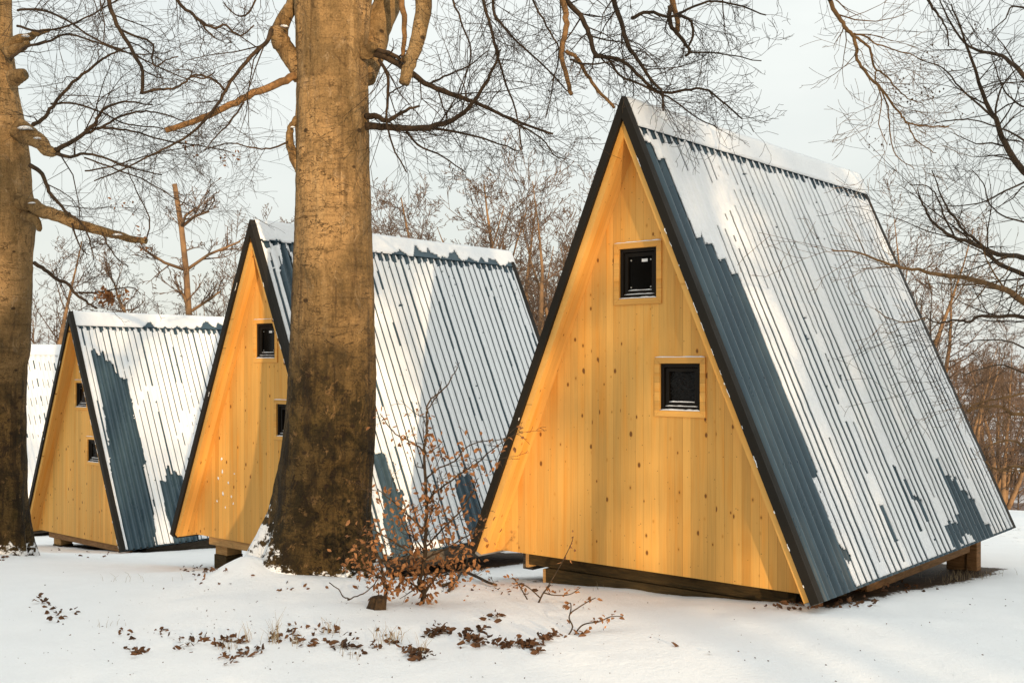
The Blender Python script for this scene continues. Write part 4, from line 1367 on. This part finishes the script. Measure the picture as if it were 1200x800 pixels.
B = sapling_branch
B([(494, 707), (497, 694), (491, 682), (495, 670), (498, 650), (499, 620), (500, 590), (498, 560), (497, 530), (500, 505), (500, 482)], YS, YS, 6.5, 2.6, 26)
B([(500, 484), (502, 472), (512, 462), (524, 452), (530, 440), (537, 430)], YS, YS - .1, 2.4, .9, 0, dens=.03, Lk=(8, 20))
B([(501, 480), (508, 470), (515, 458), (518, 446)], YS, YS, 1.8, .8, 0, dens=.03, Lk=(8, 20))
B([(497, 532), (492, 524), (480, 517), (464, 509), (452, 494), (446, 484)], YS, YS - .2, 2.4, 1, 13, dens=.05)
B([(499, 590), (512, 575), (530, 562), (545, 551), (562, 540), (580, 524), (598, 513)], YS, YS - .2, 2.8, 1, 22)
B([(500, 560), (515, 548), (533, 540), (542, 528), (556, 519), (580, 516), (600, 512)], YS, YS - .1, 2.2, .9, 12)
B([(498, 531), (506, 528), (514, 522), (518, 518)], YS, YS, 1.6, .9, 8)
B([(499, 622), (486, 610), (470, 596), (455, 583), (442, 572)], YS, YS - .2, 2.6, 1, 26)
B([(499, 640), (520, 618), (538, 600), (552, 580), (560, 560)], YS, YS + .1, 2.4, 1, 30)
B([(498, 655), (520, 644), (540, 632), (556, 622), (570, 618)], YS, YS - .1, 2.6, 1, 34)
B([(497, 660), (478, 646), (458, 632), (440, 622), (424, 618)], YS, YS - .2, 2.6, 1, 40)
B([(495, 672), (470, 664), (448, 655), (430, 648), (412, 645)], YS, YS - .1, 2.6, 1, 46)
B([(449, 705), (452, 692), (450, 678), (446, 660), (440, 645), (436, 630)], YS - .05, YS - .1, 5, 1.4, 60)
B([(451, 690), (462, 676), (474, 660), (482, 646), (486, 628)], YS - .05, YS, 3, 1.2, 54)
B([(450, 680), (438, 672), (424, 668), (414, 660)], YS - .05, YS - .1, 2.4, 1, 36)
B([(494, 700), (502, 688), (510, 676), (520, 664), (532, 652), (548, 645)], YS, YS, 4, 1.2, 60)
B([(496, 690), (484, 684), (474, 678), (466, 668)], YS, YS, 3, 1.2, 40)
B([(512, 674), (528, 672), (545, 668), (560, 660)], YS, YS - .1, 2.2, 1, 40)
B([(498, 620), (506, 600), (515, 585), (512, 560)], YS, YS - .15, 2, 1, 26)
B([(497, 645), (485, 630), (474, 618), (468, 600)], YS, YS + .1, 2, 1, 30)
B([(408, 702), (414, 700), (425, 695), (436, 687), (441, 680)], YS, YS, 1.8, 1.2, 0, dens=.0)
B([(385, 682), (396, 690), (402, 698), (410, 702)], YS, YS, 1.2, 1.6, 0, dens=.0)
kid(a, 'stems', M['twig'], sap, sorg); kid(lf, 'withered_leaves', M['leaf'], sap, sorg, False)

# small cut stump at the foot of the sapling
X, Y, Z = ground_px(440, 713)
rows = [(X, Y, Z - .08, .066), (X, Y, Z, .062), (X + .006, Y, Z + .03, .056), (X + .016, Y, Z + .080, .052), (X + .022, Y + .01, Z + .088, .040)]
V, Fc = lathe_trunk(rows, 20, 2.2, .030, (X, Y, Z - 5))
a = Acc(); a.add(V, []); a.Fs.append(np.array([f for f in Fc if len(f) == 4])); a.Fs.append(np.array([Fc[-1]]))
st = thing('stump', (X, Y, Z), 'small dark cut stump poking out of the snow beside the sapling', 'stump')
kid(a, 'wood', M['stumpm'], st, (X, Y, Z), False)

# fallen branch and small seedlings
a = Acc(); rng = random.Random(15)
X0, Y0, Z0 = ground_px(560, 690)
org = (X0, Y0, Z0)


def lying(a, px, d0, d1, q=None, dens=.06, Lk=(15, 40), lift=.03):
    pts = []
    for i, (x, y) in enumerate(px):
        X, Y, Z = ground_px(x, y)
        t = i / (len(px) - 1)
        pts.append((X, Y, Z + lift * (.4 + math.sin(3.14 * t)), (d0 + (d1 - d0) * t) / 2 / F_PX * Y))
    sp = smooth_path(pts, 4); a.tube([p[:3] for p in sp], [p[3] for p in sp], 7)
    if q:
        for j in range(int(len(sp) * dens * 6)):
            p = sp[rng.randrange(len(sp))]
            grow(a, p[:3], nrm((rng.gauss(0, 1), rng.gauss(0, 1), rng.uniform(.1, 1))), rng.uniform(*Lk) / F_PX * 8.5, .003, 1, rng, q)
    return sp


fb = thing('fallen_branch', org, 'dark forked branch lying on the snow left of the mossy beam', 'branch')
lying(a, [(518, 688), (533, 684), (542, 672), (548, 676), (560, 681), (572, 686), (582, 687)], 4.5, 3, SQ)
lying(a, [(526, 694), (535, 683), (543, 667)], 4, 3, SQ)
kid(a, 'stick', M['twig'], fb, org)
a = Acc(); lf = Acc()
for k in range(70):
    X, Y, Z = ground_px(rng.gauss(533, 14), rng.gauss(684, 7))
    leaf(lf, (X, Y, Z + abs(rng.gauss(.02, .03))), (rng.gauss(0, 1), rng.gauss(0, 1), rng.gauss(0, .3)), rng.uniform(.03, .05), rng)
kid(lf, 'withered_leaves', M['leaf'], fb, org, False)


def seedling(px0, stems, label, nl):
    X, Y, Z = ground_px(*px0); org = (X, Y, Z)
    t = thing('beech_seedling', org, label, 'seedling')
    a = Acc(); lf = Acc()
    for px, d0, d1 in stems:
        pts = [(*at(x, y, Y + .02 * i), (d0 + (d1 - d0) * i / (len(px) - 1)) / 2 / F_PX * Y) for i, (x, y) in enumerate(px)]
        sp = smooth_path(pts, 4); a.tube([p[:3] for p in sp], [p[3] for p in sp], 6)
        for _ in range(nl):
            p = sp[int(len(sp) * rng.uniform(.45, .999))]
            leaf(lf, (p[0] + rng.gauss(0, .02), p[1] + rng.gauss(0, .03), p[2] + rng.gauss(0, .015)), (rng.gauss(0, 1), rng.gauss(0, 1), rng.gauss(-.2, .6)), rng.uniform(.025, .045), rng)
    kid(a, 'stems', M['twig'], t, org); kid(lf, 'withered_leaves', M['leaf'], t, org, False)


seedling((666, 744), [([(666, 744), (671, 734), (667, 724), (669, 714), (668, 706), (660, 712)], 2.2, 1.2), ([(668, 718), (680, 710), (690, 704), (698, 700)], 1.6, 1)], 'upright little seedling with a crooked stem in the snow before the mossy beam', 9)
seedling((673, 744), [([(673, 744), (680, 734), (688, 730), (702, 728), (716, 722), (730, 722)], 2, 1)], 'low seedling leaning right, a row of brown leaves along its stem', 24)
seedling((631, 706), [([(631, 706), (637, 694), (645, 685), (640, 690)], 2.2, 1.2), ([(637, 694), (650, 697), (668, 696), (680, 688)], 1.8, .9), ([(633, 700), (622, 690), (612, 684), (603, 686)], 1.6, .9), ([(618, 702), (611, 690), (606, 682), (600, 676)], 1.6, .9), ([(640, 690), (655, 665), (668, 640), (672, 628)], 1.4, .7)], 'spreading seedling at the left end of the mossy beam', 9)

# litter of fallen leaves
a = Acc(); rng = random.Random(19)
PATCH = [(150, 745, 10, 5, 9), (155, 762, 8, 5, 8), (185, 742, 10, 4, 8), (165, 764, 10, 2, 8), (218, 760, 8, 5, 9), (230, 752, 8, 4, 9), (240, 748, 4, 4, 5), (262, 757, 9, 4, 22), (278, 752, 9, 3, 20), (270, 772, 9, 4, 16), (285, 766, 6, 4, 12),
         (302, 764, 5, 5, 9), (325, 750, 8, 4, 20), (345, 745, 8, 4, 10), (352, 752, 5, 2, 10), (368, 756, 7, 3, 10), (386, 752, 5, 3, 6), (402, 758, 10, 2.5, 26), (425, 767, 6, 3, 8), (438, 757, 5, 4, 8), (460, 754, 6, 3, 9), (380, 738, 10, 4, 9), (392, 742, 4, 3, 5), (340, 738, 12, 4, 9),
         (487, 770, 9, 3.5, 42), (475, 762, 6, 3, 14), (500, 766, 5, 3, 6), (516, 742, 9, 3, 50), (498, 746, 6, 1.5, 12), (515, 736, 4, 3, 8), (556, 752, 7, 5, 44), (545, 748, 4, 3, 14), (563, 738, 6, 4, 16), (575, 727, 6, 4, 8), (585, 722, 5, 3, 5),
         (600, 758, 22, 2, 46), (620, 756, 10, 3, 40), (640, 752, 6, 4, 24), (630, 766, 6, 2, 12), (650, 745, 8, 2, 12), (682, 743, 5, 2, 8),
         (50, 708, 12, 5, 10), (70, 718, 10, 4, 10), (85, 720, 6, 3, 5), (40, 700, 6, 3, 3), (60, 727, 8, 3, 5), (222, 668, 10, 4, 12), (240, 672, 12, 4, 12), (258, 670, 8, 3, 9), (105, 650, 20, 3, 8), (75, 645, 12, 3, 6), (5, 655, 6, 2, 9),
         (340, 690, 25, 6, 6), (420, 745, 60, 10, 16), (250, 690, 60, 8, 7), (600, 690, 40, 6, 16), (820, 760, 80, 12, 2), (1000, 708, 20, 4, 30), (930, 712, 30, 3, 40), (1060, 690, 25, 3, 24)]
for (cx_, cy_, sx_, sy_, n_) in PATCH:
    for _ in range(n_):
        X, Y, Z = ground_px(rng.gauss(cx_, sx_ * .75), rng.gauss(cy_, sy_ * .75))
        lift = abs(rng.gauss(0, .018 if n_ > 20 else .008))
        leaf(a, (X, Y, Z + .004 + lift), (rng.gauss(0, 1), rng.gauss(0, 1), rng.gauss(0, .35)), rng.uniform(.028, .062), rng, .5)
for k in range(330):
    px_, py_ = rng.uniform(0, 1200), rng.uniform(650, 800)
    if k % 3 == 0: px_, py_ = rng.gauss(330, 150), rng.gauss(745, 22)
    if py_ < 655 + .05 * abs(px_ - 300): continue
    X, Y, Z = ground_px(px_, py_)
    leaf(a, (X, Y, Z + .002), (rng.gauss(0, 1), rng.gauss(0, 1), rng.gauss(0, .2)), rng.uniform(.006, .018), rng, .3)
o = a.build('leaf_litter', M['litter'], None, False)
tag(o, 'scattered brown fallen leaves lying in patches on the snow', 'leaves', kind='stuff')

# dry grass blades
a = Acc()
for (cx_, cy_, sx_, n_, hpx) in [(322, 752, 4, 22, 34), (290, 752, 6, 12, 24), (345, 756, 5, 10, 18), (388, 742, 5, 12, 24), (450, 752, 9, 26, 20), (464, 752, 6, 16, 16), (492, 766, 5, 14, 20), (270, 760, 10, 12, 14), (410, 770, 10, 8, 14), (130, 735, 8, 6, 10), (1140, 675, 22, 60, 9), (1115, 680, 12, 40, 9), (700, 690, 6, 5, 10), (165, 680, 30, 10, 10)]:
    for _ in range(n_):
        X, Y, Z = ground_px(rng.gauss(cx_, sx_), cy_ + rng.gauss(0, 2))
        h = hpx / F_PX * Y * rng.uniform(.4, 1.05); lx, ly = rng.gauss(0, .35) * h, rng.gauss(0, .35) * h
        a.tube([(X, Y, Z - .01), (X + lx * .3, Y + ly * .3, Z + h * .55), (X + lx, Y + ly, Z + h)], [.0016, .0012, .0005], 3)
o = a.build('dry_grass', M['grass'], None, False)
tag(o, 'thin dry grass blades sticking out of the snow among the leaves', 'grass', kind='stuff')

# ------------------------------------------------------------------ sky, sun, camera
w = bpy.data.worlds.new('World'); SC.world = w; w.use_nodes = True
nt = w.node_tree; N = nt.nodes; Lk = nt.links
bg = N['Background']
sky = N.new('ShaderNodeTexSky'); sky.sky_type = 'NISHITA'; sky.sun_disc = False
el = math.asin(SUN.z); az = math.atan2(SUN.x, SUN.y)
sky.sun_elevation = el; sky.sun_rotation = az
sky.altitude = 100; sky.air_density = 1.0; sky.dust_density = 2.0; sky.ozone_density = 1.0
tc = N.new('ShaderNodeTexCoord'); sp = N.new('ShaderNodeSeparateXYZ'); mx = N.new('ShaderNodeMath'); mx.operation = 'MAXIMUM'; mx.inputs[1].default_value = .012
cb = N.new('ShaderNodeCombineXYZ')
Lk.new(tc.outputs['Generated'], sp.inputs[0]); Lk.new(sp.outputs[2], mx.inputs[0])
Lk.new(sp.outputs[0], cb.inputs[0]); Lk.new(sp.outputs[1], cb.inputs[1]); Lk.new(mx.outputs[0], cb.inputs[2])
if 'Vector' in sky.inputs: Lk.new(cb.outputs[0], sky.inputs['Vector'])
# thin high veil of cloud over the clear sky
nz = N.new('ShaderNodeTexNoise'); nz.inputs['Scale'].default_value = 2.2; nz.inputs['Detail'].default_value = 5
mp = N.new('ShaderNodeMapping'); mp.inputs['Scale'].default_value = (1, 1, 3.0); Lk.new(cb.outputs[0], mp.inputs[0]); Lk.new(mp.outputs[0], nz.inputs['Vector'])
mr = N.new('ShaderNodeMapRange'); mr.inputs[1].default_value = .3; mr.inputs[2].default_value = .7; mr.inputs[3].default_value = .70; mr.inputs[4].default_value = .92
Lk.new(nz.outputs[0], mr.inputs[0])
mix = N.new('ShaderNodeMix'); mix.data_type = 'RGBA'; Lk.new(mr.outputs[0], mix.inputs[0]); Lk.new(sky.outputs[0], mix.inputs[6]); mix.inputs[7].default_value = (6.2, 6.55, 6.45, 1)
ve = N.new('ShaderNodeMapRange'); ve.inputs[1].default_value = .12; ve.inputs[2].default_value = .9; ve.inputs[3].default_value = 1.0; ve.inputs[4].default_value = 1.62
Lk.new(mx.outputs[0], ve.inputs[0])
vs_ = N.new('ShaderNodeVectorMath'); vs_.operation = 'SCALE'; vs_.inputs[0].default_value = (6.4, 6.6, 6.36); Lk.new(ve.outputs[0], vs_.inputs['Scale'])
Lk.new(vs_.outputs[0], mix.inputs[7])
Lk.new(mix.outputs[2], bg.inputs[0]); bg.inputs[1].default_value = .12

sl = bpy.data.lights.new('sun', 'SUN'); so = bpy.data.objects.new('sun', sl); COL.objects.link(so)
sl.energy = 4.3; sl.angle = math.radians(.6); sl.color = (1, .73, .45)
so.rotation_euler = SUN.to_track_quat('Z', 'Y').to_euler(); so.location = (8, -14, 12)

cam = bpy.data.cameras.new('camera'); co = bpy.data.objects.new('camera', cam); COL.objects.link(co)
co.location = (0, 0, EYE); co.rotation_euler = (math.radians(90), 0, 0)
cam.sensor_width = 36; cam.lens = F_PX / 1200 * 36; cam.shift_y = (HOR - 400) / 1200.
cam.clip_start = .05; cam.clip_end = 6000
SC.camera = co
SC.render.engine = 'CYCLES'
SC.view_settings.view_transform = 'Standard'; SC.view_settings.look = 'None'; SC.view_settings.gamma = 1; SC.view_settings.use_curve_mapping = False
SC.view_settings.exposure = 0.24
